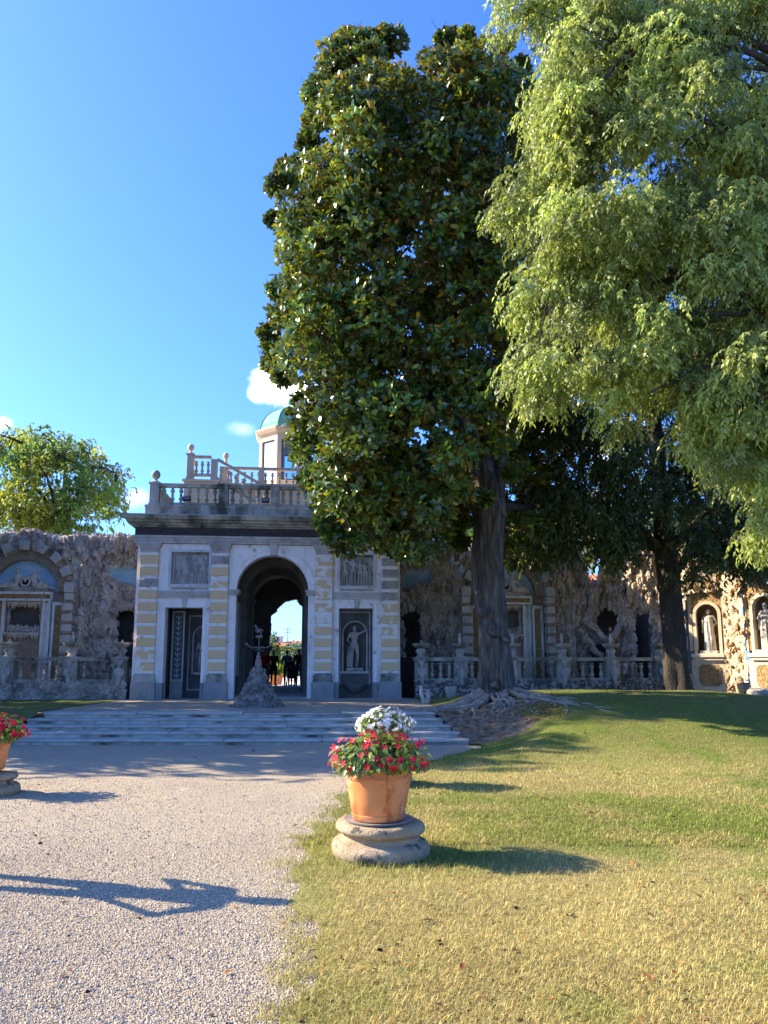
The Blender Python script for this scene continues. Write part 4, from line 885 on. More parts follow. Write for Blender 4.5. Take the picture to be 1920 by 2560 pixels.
dl = rock_sheet('tufa_crust', [(-7.0, 2.2), (0.2, 2.2)], .45, lambda a: ztL(7.0 - a), gl_, MATS['tufa'], HL, seed=2)
crust('tufa_lumps', dl, HLc, 3000, gl_, MATS['tufa'])
dr_ = rock_sheet('tufa_crust', [(7.6, 2.2), (14.7, 2.2), (15.15, 1.95), (15.85, 1.3), (16.6, .8)], .45, lambda a: 5.6 + .2 * np.exp(-((a - 4.0) / .5) ** 2) - 1.35 * np.exp(-((a - 7.05) / .42) ** 4), gr_, MATS['tufa'], lambda a, z: holes_r(a - .2, z), seed=4)
crust('tufa_lumps', dr_, HRc, 4600, gr_, MATS['tufa'])
o_, V_, N_, A_, Z_ = dr_
sel = np.where((A_ > 7.5) & (Z_ > 2.6) & ~holes_r(A_ - .2, Z_))[0]; pk = rng.choice(sel, 700)
lumps('sunlit_stalactites', V_[pk] + np.stack([N_[pk, 0] * .05, N_[pk, 1] * .05, 0 * pk], 1), np.stack([rng.uniform(.03, .08, 700), rng.uniform(.03, .08, 700), rng.uniform(.07, .2, 700)], 1), gr_, MATS['tufa_pale_sunlit'])  # paler lumps paint the sunlit stretch of the right wall
for par, X in ((gl_, lambda m: -m), (gr_, lambda m: 7.8 + m)):
    sgn = 1 if X(1) > X(0) else -1
    def bx(a, b): return tuple(sorted((X(a), X(b))))
    q = MB(); q.box(*bx(.2, 1.6), 2.45, 2.5, 3.7, 4.75); q.build('painted_sky', MATS['sky_paint'], par)
    q = MB(); q.box(*bx(1.8, 2.55), 2.42, 2.47, 4.2, 4.95); q.build('painted_sky', MATS['sky_paint'], par)
    q = MB(); e_ = 7.0 if sgn < 0 else 7.2
    q.box(*bx(-.2, 1.95), 2.55, 2.75, 3.35, 5.4); q.box(*bx(1.95, e_), 2.55, 2.75, .4, 5.4) if sgn < 0 else q.box(*bx(1.95, 6.2), 2.55, 2.75, .4, 5.4)
    q.box(*bx(-.2, e_ + 1.6), 3.3, 3.5, .4, 5.2 if sgn < 0 else 4.0)
    q.box(*bx(-.2, 1.95), 2.75, 3.3, 3.3, 3.4)
    if sgn > 0: q.box(*bx(6.0, 8.6), 2.3, 3.3, 3.85, 3.98); q.box(16.25, 18.2, 1.6, 3.4, .4, 4.6); q.box(*bx(6.0, 6.2), 2.3, 3.3, .4, 3.9)  # includes a lid added over the cleft to keep skylight out
    q.build('cave_shade_backing', MATS['interior_shade'], par)
    bay(par, X(3.8), '')
    # wrought-iron bracket in the cave mouth
    q = MB(); x = X(.62)
    q.tube([(x + .12 * math.cos(t) * (1 - t / 9), 2.5, 2.55 + .3 * math.sin(t) * (1 - t / 9)) for t in np.linspace(0, 7, 24)], .012, 6); q.tube([(x + .1, 2.5, 1.8), (x + .1, 2.5, 3.0)], .014, 6); q.build('iron_scroll', MATS['black_iron_and_shade'], par)
# rocky cleft with leaning slabs in the right wall
for a, b_, r_ in (((14.2, 1.95, 3.0), (14.95, 1.6, 2.15), .12), ((15.5, 1.6, 3.0), (14.9, 1.5, 2.2), .12), ((14.0, 1.9, 2.6), (14.6, 1.6, 1.75), .10), ((14.9, 1.55, 2.2), (14.95, 1.5, .6), .14), ((13.8, 2.1, 2.9), (13.7, 1.9, 1.2), .16)):
    q = MB(); pts = [Vector(a).lerp(Vector(b_), t) + Vector((random.uniform(-.05, .05), random.uniform(-.05, .05), 0)) for t in np.linspace(0, 1, 9)]
    q.tube(pts, [r_ * random.uniform(.7, 1.2) for _ in pts], 10, lob=lambda a_, t: 1 + .18 * math.sin(5 * a_ + 4 * t)); q.build('leaning_slab', MATS['tufa'], gr_, sharp=70)

# ---------------------------------------------------------------- garden balustrades in front of the grotto walls
GS = MATS['moss_stone']; b4 = baluster_mesh(.46, GS, 10, 1.15)
herm_me = None; mask_me = None
def herm():
    m = MB(); m.ell((0, 0, .50), (.055, .06, .075)); m.ell((0, -.02, .34), (.085, .06, .10)); m.ell((-.05, -.03, .28), .045); m.ell((.05, -.03, .28), .045)
    m.tube([(-.08, 0, .40), (-.13, 0, .30), (-.10, -.05, .20)], [.035, .03, .025], 8); m.tube([(.08, 0, .40), (.13, 0, .30), (.10, -.05, .20)], [.035, .03, .025], 8)
    m.tube([(0, 0, .28), (0, -.02, .15), (0, -.01, .0), (.02, .0, -.12)], [.08, .075, .06, .03], 10); m.box(-.12, .12, -.04, .06, .58, .63); m.ell((0, 0, .55), (.10, .05, .04))
    return remesh(m, 'herm', .016, [MATS['relief_stone']])
def mask():
    m = MB(); m.ell((0, 0, .12), (.12, .10, .13)); m.ell((0, -.09, .08), (.05, .04, .04)); m.ell((-.06, -.08, .15), (.025, .02, .02)); m.ell((.06, -.08, .15), (.025, .02, .02)); m.tube([(0, -.09, .15), (0, -.12, .09)], [.015, .028], 8); m.ell((-.11, .0, .18), (.05, .05, .06)); m.ell((.11, 0, .18), (.05, .05, .06)); m.box(-.13, .13, -.1, .1, -.02, .04)
    m.tube([(0, 0, .18), (0, 0, .30)], [.09, .12], 12)
    return remesh(m, 'mask', .014, [MATS['relief_stone']])
herm_me, mask_me = herm(), mask()
bowl_me = MB().lathe([(.10, .26), (.16, .28), (.24, .33), (.265, .385), (.27, .41), (.245, .415), (.2, .37), (.02, .35)], 24).mesh('bowl', GS, sharp=50)
spray_me = MB().lathe([(.05, .36), (.06, .38), (.03, .42), (.045, .48), (.06, .54), (.05, .60), (.025, .66), (.035, .69), (.02, .72)], 14).mesh('spray_vase', MATS['statue_stone'], sharp=50)
sm = MB()
for k in range(6): a = k * math.pi / 3; sm.tube([(0, 0, .70), (.02 * math.cos(a), .02 * math.sin(a), .78), (.05 * math.cos(a), .05 * math.sin(a), .86 + .04 * (k % 2))], [.012, .012, .004], 6)
sm.tube([(0, 0, .7), (0, 0, .93)], [.014, .005], 6); tip_me = sm.mesh('spray_leaves', MATS['bronze'], sharp=60)
def garden_balustrade(label, s0, s1, posts, nbal, bowls):
    t = thing('garden_balustrade', label, 'balustrade', fw(0, 0, 0), FA)
    q, V, Nn, A2, Z2 = rock_sheet('rubble_base', [(s0, .22), (s1, .22)], .44, .99, t, MATS['tufa'], res=.03, amp=.28, seed=int(abs(s0) * 10), fringe=False)
    n = int((s1 - s0) * 85); pk = rng.choice(len(V), n); lumps('rubble', V[pk], np.stack([rng.uniform(.025, .06, n)] * 3, 1) * rng.uniform(.7, 1.4, (n, 3)), t, MATS['dark_stone'] if s0 > 5 else MATS['tufa'], (3, 4, 5))
    q = MB(); q.box(s0, s1, .2, .55, .45, .97); q.build('base_core', MATS['dark_stone'], t)
    edges = [s0] + posts + [s1]
    for p_ in posts:
        q = MB(); q.bbox(p_ - .20, p_ + .20, .14, .5, .97, 1.60, .01); q.box(p_ - .15, p_ + .15, .125, .142, 1.12, 1.5); q.box(p_ - .23, p_ + .23, .10, .53, 1.60, 1.65); q.box(p_ - .25, p_ + .25, .08, .55, 1.65, 1.71); q.box(p_ - .22, p_ + .22, .12, .52, .97, 1.05); q.build('post', GS, t)
        link('herm', herm_me, t, (p_, .09, .98))
    for a, b_ in zip(edges, edges[1:]):
        a2 = a + .2 if a in posts else a; c2 = b_ - .2 if b_ in posts else b_
        if c2 - a2 < .3: continue
        bal_run(t, a2, c2, .30, .97, 1.70, max(1, round((c2 - a2) / .31)), GS, b4, .22, .10)
    return t
garden_balustrade('mossy stone balustrade with carved posts left of the pavilion', -7.2, -.15, [-6.9, -5.2, -3.51, -1.76, -.36], 4, None)
garden_balustrade('shaded stone balustrade right of the pavilion running behind the magnolia trunk', 8.25, 16.6, [8.45, 9.65, 11.3, 12.85, 14.42, 16.0], 4, None)
for s_, lab, spray in ((-5.2, 'stone fountain bowl on the balustrade post outside the left edge', 1), (-3.51, 'stone fountain bowl at the left edge in front of the arched bay', 0), (-1.76, 'stone fountain bowl with sprig finial on the middle post left of the pavilion', 1), (-.36, 'stone fountain bowl half hidden by the pavilion corner on the left', 0),
                       (8.45, 'dark fountain bowl next to the right corner of the pavilion', 0), (9.65, 'stone fountain bowl on the post just left of the magnolia trunk', 1), (11.3, 'fountain bowl half hidden by the right side of the magnolia trunk', 1), (12.85, 'stone fountain bowl on the balustrade below the arched bay, second right of the magnolia trunk', 1), (14.42, 'sunlit fountain bowl with tall spray vase in front of the rocky cleft', 1), (16.0, 'fountain bowl on the last balustrade post next to the dark tree', 0)):
    t = thing('fountain_bowl', lab, 'fountain bowl', fw(s_, .31, 1.71), FA, 'fountain bowls on the balustrades')
    link('mask', mask_me, t); link('bowl', bowl_me, t)
    if spray: link('spray_vase', spray_me, t); link('spray_leaves', tip_me, t)
    else: link('spout', MB().lathe([(.045, .36), (.05, .42), (.03, .46), (.03, .5)], 12).mesh('spout', GS, sharp=50), t)
# dark gateway between the pavilion and the right balustrade
t = thing('iron_gate', 'dark iron gate beside the right corner of the pavilion', 'gate', fw(7.98, .2, .5), FA)
q = MB(); q.box(-.2, .28, .5, .6, 0, 1.2); q.build('gate_shade_panel', MATS['black_iron_and_shade'], t)  # black panel put in for the shade of the opening behind the bars
for k in range(6): MB().tube([(-.17 + k * .085, .2, 0), (-.17 + k * .085, .2, 1.12)], .012, 6).build('bar', MATS['black_iron_and_shade'], t)
for z in (.15, 1.05): MB().box(-.2, .28, .19, .21, z, z + .03).build('cross_rail', MATS['black_iron_and_shade'], t)

# ---------------------------------------------------------------- niche wall on the right, turned to the sun
ex = thing('niche_wall', 'sunlit pebble niche wall curving forward at the far right', 'niche wall', (0, 0, 0))
q0 = fw(16.6, .8); path = [(q0.x, q0.y), (9.35, 25.0), (9.62, 24.38), (10.50, 23.70), (10.72, 22.95), (11.30, 21.70), (11.5, 20.4), (11.6, 18.5)]
seg = [0]
for a, b_ in zip(path, path[1:]): seg.append(seg[-1] + math.hypot(b_[0] - a[0], b_[1] - a[1]))
def hole_e(a, z):
    n1 = (a > seg[2] + .0) & (a < seg[3] - .0) & (z < 3.72); n2 = (a > seg[4] + .05) & (a < seg[5] - .05) & (z < 3.80)
    return n1 | n2
de = rock_sheet('pebble_crust', path, .4, lambda a: 5.0 + .5 * np.sin(a * 1.1), ex, MATS['tufa_pale_sunlit'], hole_e, amp=.42, seed=8, fringe=True)
crust('pebble_lumps', de, hole_e, 1100, ex, MATS['pebble_brown'], .03, .075)
def niche(i0, W, zs, lab):
    a, b_ = Vector(path[i0]), Vector(path[i0 + 1]); L_ = (b_ - a).length; ang = math.atan2(b_.y - a.y, b_.x - a.x); mid = (a + b_) / 2
    pr = thing('niche_panel', lab, 'niche', (mid.x, mid.y, .4), ang, 'niches with statues on the right')
    h = L_ / 2; cr = W / 2; zsp = zs; n = 16
    arcp = [(-cr * math.cos(math.pi * i / n), zsp + cr * math.sin(math.pi * i / n)) for i in range(n + 1)]
    def P(name, m_, poly, d0, d1, par=pr): return MB().prism(poly, 'y', d0, d1).build(name, MATS[m_], par)
    P('pebble_field', 'pebble_brown', [(-h, 1.5), (-cr, 1.5)] + arcp + [(cr, 1.5), (h, 1.5), (h, 3.4), (-h, 3.4)], -.02, .10)
    P('niche_back', 'pebble_brown', [(-h, 0), (h, 0), (h, 3.4), (-h, 3.4)], .42, .5)
    q = MB(); q.box(-h, -cr - .06, .1, .42, 1.4, 3.4); q.box(cr + .06, h, .1, .42, 1.4, 3.4); q.box(-h, h, .1, .42, 0, 1.40); q.build('niche_body', MATS['pebble_ring'], pr)
    q = MB(); arc_band(q, 0, zsp, cr - .005, cr + .09, -.07, .06); q.box(-cr - .09, -cr + .005, -.07, .06, 1.4, zsp); q.box(cr - .005, cr + .09, -.07, .06, 1.4, zsp); q.build('niche_frame', MATS['sunlit_cream_plaster'], pr, sharp=40)
    q = MB(); q.bbox(-cr - .16, cr + .16, -.20, .12, 1.30, 1.42, .015); q.box(-cr - .11, cr + .11, -.15, .12, 1.22, 1.30); q.build('niche_shelf', MATS['sunlit_cream_plaster'], pr)
    c_ = .12; dw = cr + .06; z0, z1 = .38, 1.14
    oc = [(-dw + c_, z0), (dw - c_, z0), (dw, z0 + c_), (dw, z1 - c_), (dw - c_, z1), (-dw + c_, z1), (-dw, z1 - c_), (-dw, z0 + c_)]
    q = MB(); q.box(-h + .02, h - .02, -.06, .1, .28, 1.22); q.build('dado', MATS['sunlit_cream_plaster'], pr); P('dado_panel', 'pebble_brown', [(x * .84, .76 + (z - .76) * .86) for x, z in oc], -.085, -.04)
    for s_ in (-1, 1):
        MB().box(s_ * (h - .05) - .05, s_ * (h - .05) + .05, -.05, .02, 1.5, 3.2).build('corner_strip', MATS['sunlit_cream_plaster'], pr)
    return mid, ang
def robe1(m, j): drape(m, [(0, .0, 1.25), (0, -.01, .95), (.02, -.02, .5), (.02, 0, .02)], [.17, .19, .21, .23], 9, .09); drape(m, [(-.16, -.02, 1.42), (0, -.10, 1.2), (.18, -.06, 1.0)], [.06, .07, .06], 5, .2)
m1, a1 = niche(2, .66, 2.62, 'arched niche with white frame and octagonal dado holding a draped statue at right')
statue('draped pale statue in the sunlit niche right of the dark tree', (m1.x + .12 * -math.sin(a1), m1.y + .12 * math.cos(a1), 1.82), a1, 1.30, {'el': (-.27, .02, 1.16), 'wl': (-.18, -.14, 1.26), 'er': (.30, .05, 1.15), 'wr': (.17, -.1, 1.0), 'fr': (.13, -.14, .95)}, MATS['statue_stone'], robe1)
m2, a2 = niche(4, .72, 2.70, 'second arched niche cut by the right edge with a brightly lit statue')
statue('brightly lit statue in the niche cut by the right edge', (m2.x + .05 * -math.sin(a2), m2.y + .05 * math.cos(a2), 1.82), a2, 1.36, {'el': (-.30, -.06, 1.15), 'wl': (-.12, -.2, 1.2), 'er': (.28, 0, 1.12)}, MATS['statue_stone'], robe1)
# ---------------------------------------------------------------- rock cone with weather-vane fountain
cn = thing('rock_fountain', 'small rock mound with vase, trumpets and prancing horse on a pole before the archway', 'fountain', (-3.06, 19.0, TER))
N1 = 40; M1 = 30; V = []
for jz in range(M1 + 1):
    t = jz / M1; z = .86 * t; r = .36 * (1 - t) ** 1.3 + .125 + .09 * (1 - t) ** 6
    for i in range(N1):
        a = 2 * math.pi * i / N1; V.append((r * math.cos(a), r * math.sin(a) * .85, z))
V = np.array(V); nn_ = fbm(V * 6, 4, 3, True); rr = 1 + .55 * (nn_ - .6); V[:, 0] *= rr; V[:, 1] *= rr
i = (np.arange(M1)[:, None] * N1 + np.arange(N1)[None]); i2 = (np.arange(M1)[:, None] * N1 + (np.arange(N1)[None] + 1) % N1)
link('rock_mound', np_mesh('rock_mound', V, np.stack([i.ravel(), i2.ravel(), (i2 + N1).ravel(), (i + N1).ravel()], 1), MATS['cone_rock']), cn)
pk = rng.choice(len(V), 300); pos = V[pk] * (1, 1, 1); sz = rng.uniform(.025, .075, 300); lumps('rock_chips', pos, np.stack([sz, sz, sz * 1.3], 1), cn, MATS['cone_rock'])
q = MB(); q.lathe([(.05, .84), (.05, .88), (.07, .92), (.085, 1.0), (.085, 1.06), (.06, 1.13), (.045, 1.16), (.065, 1.19), (.05, 1.22), (.02, 1.24)], 18); q.build('vase', MATS['vase_stone'], cn, sharp=50)
q = MB(); q.ell((0, 0, 1.27), .045); q.tube([(0, 0, 1.2), (0, 0, 1.66)], .012, 8); q.build('pole', MATS['bronze'], cn)
for s_ in (-1, 1):
    q = MB(); q.tube([(0, 0, 1.40), (s_ * .08, 0, 1.44), (s_ * .17, 0, 1.41), (s_ * .25, 0, 1.45), (s_ * .30, 0, 1.50), (s_ * .325, 0, 1.525)], [.012, .012, .012, .014, .028, .045], 10); q.build('trumpet', MATS['bronze'], cn, sharp=50)
    q = MB(); q.tube([(s_ * (.08 + .04 * math.cos(t)), 0, 1.38 + .04 * math.sin(t)) for t in np.linspace(0, 5.6, 16)], .008, 6); q.build('scroll', MATS['bronze'], cn)
q = MB(); q.box(-.085, .085, -.03, .03, 1.66, 1.685); q.box(-.075, .075, -.025, .025, 1.685, 1.72); q.build('horse_base', MATS['bronze'], cn)
m = MB(); m.ell((-.01, 0, 1.83), (.075, .035, .045), rot=Matrix.Rotation(R(-35), 3, 'Y')); m.tube([(-.05, 0, 1.88), (-.085, 0, 1.935), (-.095, 0, 1.965)], [.032, .024, .02], 8); m.tube([(-.09, 0, 1.97), (-.125, 0, 1.945)], [.02, .012], 8)
for yy in (-.015, .015): m.tube([(.035, yy, 1.80), (.055, yy, 1.76), (.03, yy, 1.72)], [.022, .013, .009], 7); m.tube([(-.05, yy, 1.86), (-.095, yy, 1.85), (-.10, yy, 1.81 + yy)], [.018, .011, .008], 7)
m.tube([(.055, 0, 1.83), (.09, 0, 1.85), (.10, 0, 1.80)], [.015, .014, .006], 7)
link('horse', remesh(m, 'horse', .0075, [MATS['bronze']], None, 1), cn)

# ---------------------------------------------------------------- pots on old column bases
def lobed(prof, n, tilt=0.0, seed=0, amp=.02):
    V = []; m = len(prof)
    for r, z in prof:
        for i in range(n): a = 2 * math.pi * i / n; V.append((r * math.cos(a), r * math.sin(a), z + tilt * r * math.cos(a)))
    V = np.array(V); k = fbm(V * 5 + seed, 3, seed) - .5; V[:, :2] *= (1 + amp * 2 * k)[:, None]; V[:, 2] += amp * .6 * k
    i = (np.arange(m - 1)[:, None] * n + np.arange(n)[None]); i2 = (np.arange(m - 1)[:, None] * n + (np.arange(n)[None] + 1) % n)
    return V, np.stack([i.ravel(), i2.ravel(), (i2 + n).ravel(), (i + n).ravel()], 1)
def column_base(label, loc, s, seed):
    prof = [(.36, -.05), (.385, .0), (.41, .045), (.412, .08), (.40, .115), (.375, .135), (.35, .14), (.325, .15), (.315, .17), (.32, .19), (.335, .198), (.355, .205), (.372, .222), (.374, .245), (.36, .27), (.335, .285), (.05, .287), (.01, .287)]
    # finer rings for a worn surface
    p2 = []
    for (r0, z0), (r1, z1) in zip(prof, prof[1:]): p2 += [(r0 + (r1 - r0) * t, z0 + (z1 - z0) * t) for t in (0, .5)]
    p2.append(prof[-1]); V, Fc = lobed([(r * s, z * s) for r, z in p2], 64, -.03, seed, .03)
    o = link('column_base', np_mesh('column_base', V, Fc, MATS['plinth_granite']), None, loc); return tag(o, label, 'plinth', 'old stone column bases under the pots')
def flower_pot(label, loc, s, sauc=True):
    t = thing('flower_pot', label, 'flower pot', loc, 0, 'terracotta pots along the path')
    prof = [(.0, .0), (.205, .0), (.222, .012), (.228, .05), (.222, .055), (.226, .06), (.245, .16), (.264, .27), (.274, .335), (.281, .338), (.283, .346), (.278, .352), (.282, .40), (.284, .412), (.298, .418), (.302, .43), (.302, .452), (.295, .462), (.272, .464), (.262, .45), (.258, .40), (.02, .39)]
    q = MB(); q.lathe([(r * s, z * s) for r, z in prof], 64, cap=False); q.build('pot', MATS['terracotta'], t, sharp=55)
    for k in range(8):
        a = k * math.pi / 4
        pts = [((.283 + .002) * s * math.cos(a + u_ * .36), (.283 + .002) * s * math.sin(a + u_ * .36), (.40 - .045 * (1 - u_ * u_)) * s) for u_ in np.linspace(-1, 1, 9)]
        MB().tube(pts, .0045 * s, 5).build('swag', MATS['terracotta'], t, sharp=60)
    MB().lathe([(.255 * s, .38 * s), (.2 * s, .41 * s), (.0, .425 * s)], 24, cap=False).build('compost', MATS['soil'], t)
    if sauc:
        q = MB(); q.lathe([(.0, -.012), (.27, -.012), (.285, -.004), (.29, .006), (.28, .004), (.24, -.003), (0, -.003)], 48, cap=False); q.build('saucer', MATS['zinc'], t, sharp=50)
    return t
LEAFQ = np.array([(0, 0, 0), (.30, .30, .05), (.30, 0, -.02), (.30, -.30, .05), (.68, .24, .02), (.68, 0, -.05), (.68, -.24, .02), (1, 0, -.14)])
LEAFF = [(0, 2, 1), (0, 3, 2), (1, 2, 5, 4), (2, 3, 6, 5), (4, 5, 7), (5, 6, 7)]
def leaf_mesh(name, L_, W_, m_, colr):
    me = bpy.data.meshes.new(name); me.from_pydata([(x * L_, y * W_, z * L_) for x, y, z in LEAFQ], [], LEAFF)
    a = me.color_attributes.new('Col', 'FLOAT_COLOR', 'POINT'); [setattr(d, 'color', (*colr, 1)) for d in a.data]
    me.materials.append(m_); me.polygons.foreach_set('use_smooth', [True] * len(me.polygons)); return me
def flower_mesh(name, r, m_, colr, n=5):
    V = [(0, 0, 0)]; Fs = []
    for k in range(n):
        a = 2 * math.pi * k / n; w_ = .62
        o = len(V)
        for rr, da, z in ((.55, -w_ * .9, .10), (1.0, -w_ * .55, .14), (1.04, 0, .08), (1.0, w_ * .55, .14), (.55, w_ * .9, .10)): V.append((r * rr * math.cos(a + da), r * rr * math.sin(a + da), r * (z + .06 * (k % 2))))
        Fs += [(0, o, o + 1, o + 2), (0, o + 2, o + 3, o + 4)]
    me = bpy.data.meshes.new(name); me.from_pydata(V, [], Fs); a = me.color_attributes.new('Col', 'FLOAT_COLOR', 'POINT'); [setattr(d, 'color', (*colr, 1)) for d in a.data]
    me.materials.append(m_); return me
def orient(nrm, spin):
    q_ = Vector(nrm).normalized().to_track_quat('Z', 'Y'); return (q_.to_matrix() @ Matrix.Rotation(spin, 3, 'Z')).to_euler()
def bedding(label, cat, loc, rx, rz_, nl, nf, petal, fr, bulk, group, seed, leafL=.062):
    t = thing('bedding_plant', label, cat, loc, 0, group); rs = random.Random(seed)
    lv = [leaf_mesh('leaf', leafL * k, leafL * k * 1.1, MATS['impatiens_leaf'], c) for k, c in ((1, (1, 1, 1)), (1.2, (.8, .9, .8)), (.85, (1.5, 1.35, 1.1)), (1.1, (1.2, 1.1, .8)))]
    fl = [flower_mesh('flower', fr * k, MATS[petal], c) for k, c in ((1, (1, 1, 1)), (.85, (.8, .8, .9)), (1.12, (1.12, 1, 1.1)))]
    def dome(spread=1.0, low=-.42):
        while True:
            a = rs.uniform(0, 2 * math.pi); ph = math.asin(rs.uniform(low, 1))
            bump_ = 1 + .10 * math.sin(3 * a + seed) + .07 * math.sin(5 * a + 2 * ph * 3)
            d = Vector((math.cos(ph) * math.cos(a), math.cos(ph) * math.sin(a), math.sin(ph)))
            return d, Vector((d.x * rx * bump_ * spread, d.y * rx * bump_ * spread, (d.z * rz_ * bump_ if d.z > 0 else d.z * .16) * spread))
    for k in range(nl):
        d, p = dome(rs.uniform(.86, 1.0)); n_ = Vector((d.x, d.y, d.z + .5)) + Vector([rs.uniform(-.5, .5) for _ in range(3)])
        e = (Vector((d.x, d.y, -.35 + d.z * .3)) + Vector([rs.uniform(-.55, .55) for _ in range(3)]))
        zc = n_.normalized(); xc = (e - zc * e.dot(zc)).normalized(); yc = zc.cross(xc)
        link('leaf', rs.choice(lv), t, p, Matrix((xc, yc, zc)).transposed().to_euler())
    for k in range(nf):
        d, p = dome(rs.uniform(.98, 1.06), -.2)
        link('flower', rs.choice(fl), t, p, orient(Vector((d.x, d.y - .25, d.z + .15)) + Vector([rs.uniform(-.4, .4) for _ in range(3)]), rs.uniform(0, 6)))
    Vs, Fs, Cs = [], [], []
    for k in range(bulk):
        d, p = dome(rs.uniform(.45, .93)); n_ = Vector((d.x, d.y, d.z + .5)) + Vector([rs.uniform(-.7, .7) for _ in range(3)]); e = Vector((d.x, d.y, -.2)) + Vector([rs.uniform(-.8, .8) for _ in range(3)])
        zc = n_.normalized(); xc = (e - zc * e.dot(zc)).normalized(); yc = zc.cross(xc); o = len(Vs) * 8; L_ = leafL * rs.uniform(.8, 1.25)
        M_ = np.array((xc, yc, zc)); Vs.append(LEAFQ * (L_, L_ * 1.1, L_) @ M_ + np.array(p)); Cs.append(np.full((8, 3), rs.uniform(.6, 1.1)))
        Fs += [(o, o + 2, o + 1), (o, o + 3, o + 2), (o + 1, o + 2, o + 5), (o + 1, o + 5, o + 4), (o + 2, o + 3, o + 6), (o + 2, o + 6, o + 5), (o + 4, o + 5, o + 7), (o + 5, o + 6, o + 7)]
    ob = link('foliage', np_mesh('foliage', np.concatenate(Vs), Fs, MATS['impatiens_leaf'], True, np.concatenate(Cs)), t); ob['kind'] = 'stuff'
    q = MB()
    for k in range(26): a = k * .9; r_ = .5 * rx * random.random() ** .5; q.tube([(r_ * .5 * math.cos(a), r_ * .5 * math.sin(a), -.07), (r_ * 1.4 * math.cos(a), r_ * 1.4 * math.sin(a), rz_ * .7)], .006, 5)
    ob = q.build('stems', MATS['hedge_leaf'], t); ob['kind'] = 'stuff'
    return t
column_base('round moulded stone column base in the grass under the front flower pot', (-.03, 6.72, .0), 1.0, 3)
flower_pot('large terracotta pot of red flowers on its stone base in the foreground', (-.045, 6.70, .302), .985)
bedding('bushy red impatiens spilling over the foreground terracotta pot', 'flowers', (-.045, 6.70, .775), .405, .225, 300, 120, 'red_petal', .0275, 700, 'bedding plants in the pots', 3)
column_base('stone column base mostly hidden behind the front pot, beside the gravel', (-.02, 10.45, .01), .95, 5)
flower_pot('terracotta pot of white flowers standing behind the front pot', (-.02, 10.45, .30), .88, False)
bedding('domed white impatiens in the pot behind the red flowers', 'flowers', (-.02, 10.45, .735), .365, .225, 200, 300, 'white_petal', .023, 700, 'bedding plants in the pots', 8, .055)
column_base('dark stone column base at the left edge under the cut-off pot', (-4.84, 9.75, .0), .90, 7)
flower_pot('terracotta pot cut by the left edge of the picture', (-4.87, 9.75, .28), .90, False)
bedding('red impatiens in the pot cut by the left edge', 'flowers', (-4.87, 9.75, .70), .40, .25, 160, 110, 'red_petal', .032, 600, 'bedding plants in the pots', 12)
# carved stone urns by the roots
def urn(label, p, s, lump):
    t = thing('stone_urn', label, 'urn', p, random.uniform(-.3, .3), 'broken stone urns by the roots')
    q = MB(); q.lathe([(.05, 0), (.08, 0), (.085, .05), (.10, .14), (.135, .24), (.15, .33), (.155, .36), (.135, .36), (.11, .30), (.02, .28)], 18, cap=False); 
    if lump: q.ell((-.12, -.03, .40), (.05, .05, .07)); q.tube([(-.12, -.02, .36), (-.11, -.05, .22), (-.06, -.08, .1), (-.05, -.07, 0)], [.05, .06, .05, .05], 10); q.tube([(.06, -.1, .3), (.07, -.12, .15), (.04, -.08, 0)], [.05, .06, .05], 10)
    link('bowl', remesh(q, 'bowl', .012, [MATS['statue_stone']], None, 2) if lump else q.mesh('bowl', MATS['grey_stone'], sharp=50), t, None, None, s); return t
p_ = at(1064, 1750, 20.6); urn('small carved stone urn with a little figure left of the magnolia roots', (p_.x, p_.y, .5), 1.0, True)
p_ = at(1127, 1738, 21.6); urn('plain stone tub behind the magnolia roots', (p_.x, p_.y, .50), 1.1, False)
# black box and boulder by the niche wall
p_ = at(1866, 1752, 20.0); t = thing('ground_floodlight', 'black boxy floodlight on the lawn crest at the far right', 'floodlight', (p_.x, p_.y, float(hgt(p_.x, p_.y)) - .02), R(20))
q = MB(); q.bbox(-.14, .14, -.08, .08, .06, .32, .015); q.build('housing', MATS['lamp_black'], t, rot=(R(-15), 0, 0)); q = MB(); q.box(-.12, .12, -.086, -.081, .08, .30); q.build('lens', MATS['lamp_glass'], t, rot=(R(-15), 0, 0)); q = MB(); q.box(-.16, .16, -.03, .03, -.06, .08); q.build('stand', MATS['lamp_black'], t)
p_ = at(1905, 1750, 19.6); v_, f_ = ICO[0]; o = link('boulder', np_mesh('boulder', v_ * (.42, .3, .2), f_, MATS['tufa']), None, (p_.x, p_.y, float(hgt(p_.x, p_.y)) + .02)); tag(o, 'low brown boulder at the right edge beside the black floodlight', 'boulder')
# ---------------------------------------------------------------- trees
def in_poly(poly, P):
    x, y = P[:, 0], P[:, 1]; ins = np.zeros(len(P), bool); n = len(poly)
    for k in range(n):
        x0, y0 = poly[k]; x1, y1 = poly[(k + 1) % n]
        c = ((y0 > y) != (y1 > y)) & (x < (x1 - x0) * (y - y0) / ((y1 - y0) + 1e-12) + x0); ins ^= c
    return ins
def edge_dist(poly, P):
    d = np.full(len(P), 1e9); n = len(poly)
    for k in range(n):
        a = np.array(poly[k], float); b_ = np.array(poly[(k + 1) % n], float); ab = b_ - a
        t = np.clip(((P - a) @ ab) / (ab @ ab + 1e-9), 0, 1); d = np.minimum(d, np.linalg.norm(P - (a + t[:, None] * ab), axis=1))
    return d
def to_world(UV, Y):
    xc = (UV[:, 0] - 960) / F_PX; yc = (PY - UV[:, 1]) / F_PX; c, s = math.cos(PITCH), math.sin(PITCH)
    dy = c - yc * s; t = Y / dy; return np.stack([xc * t, Y, EYE + (s + yc * c) * t], 1)
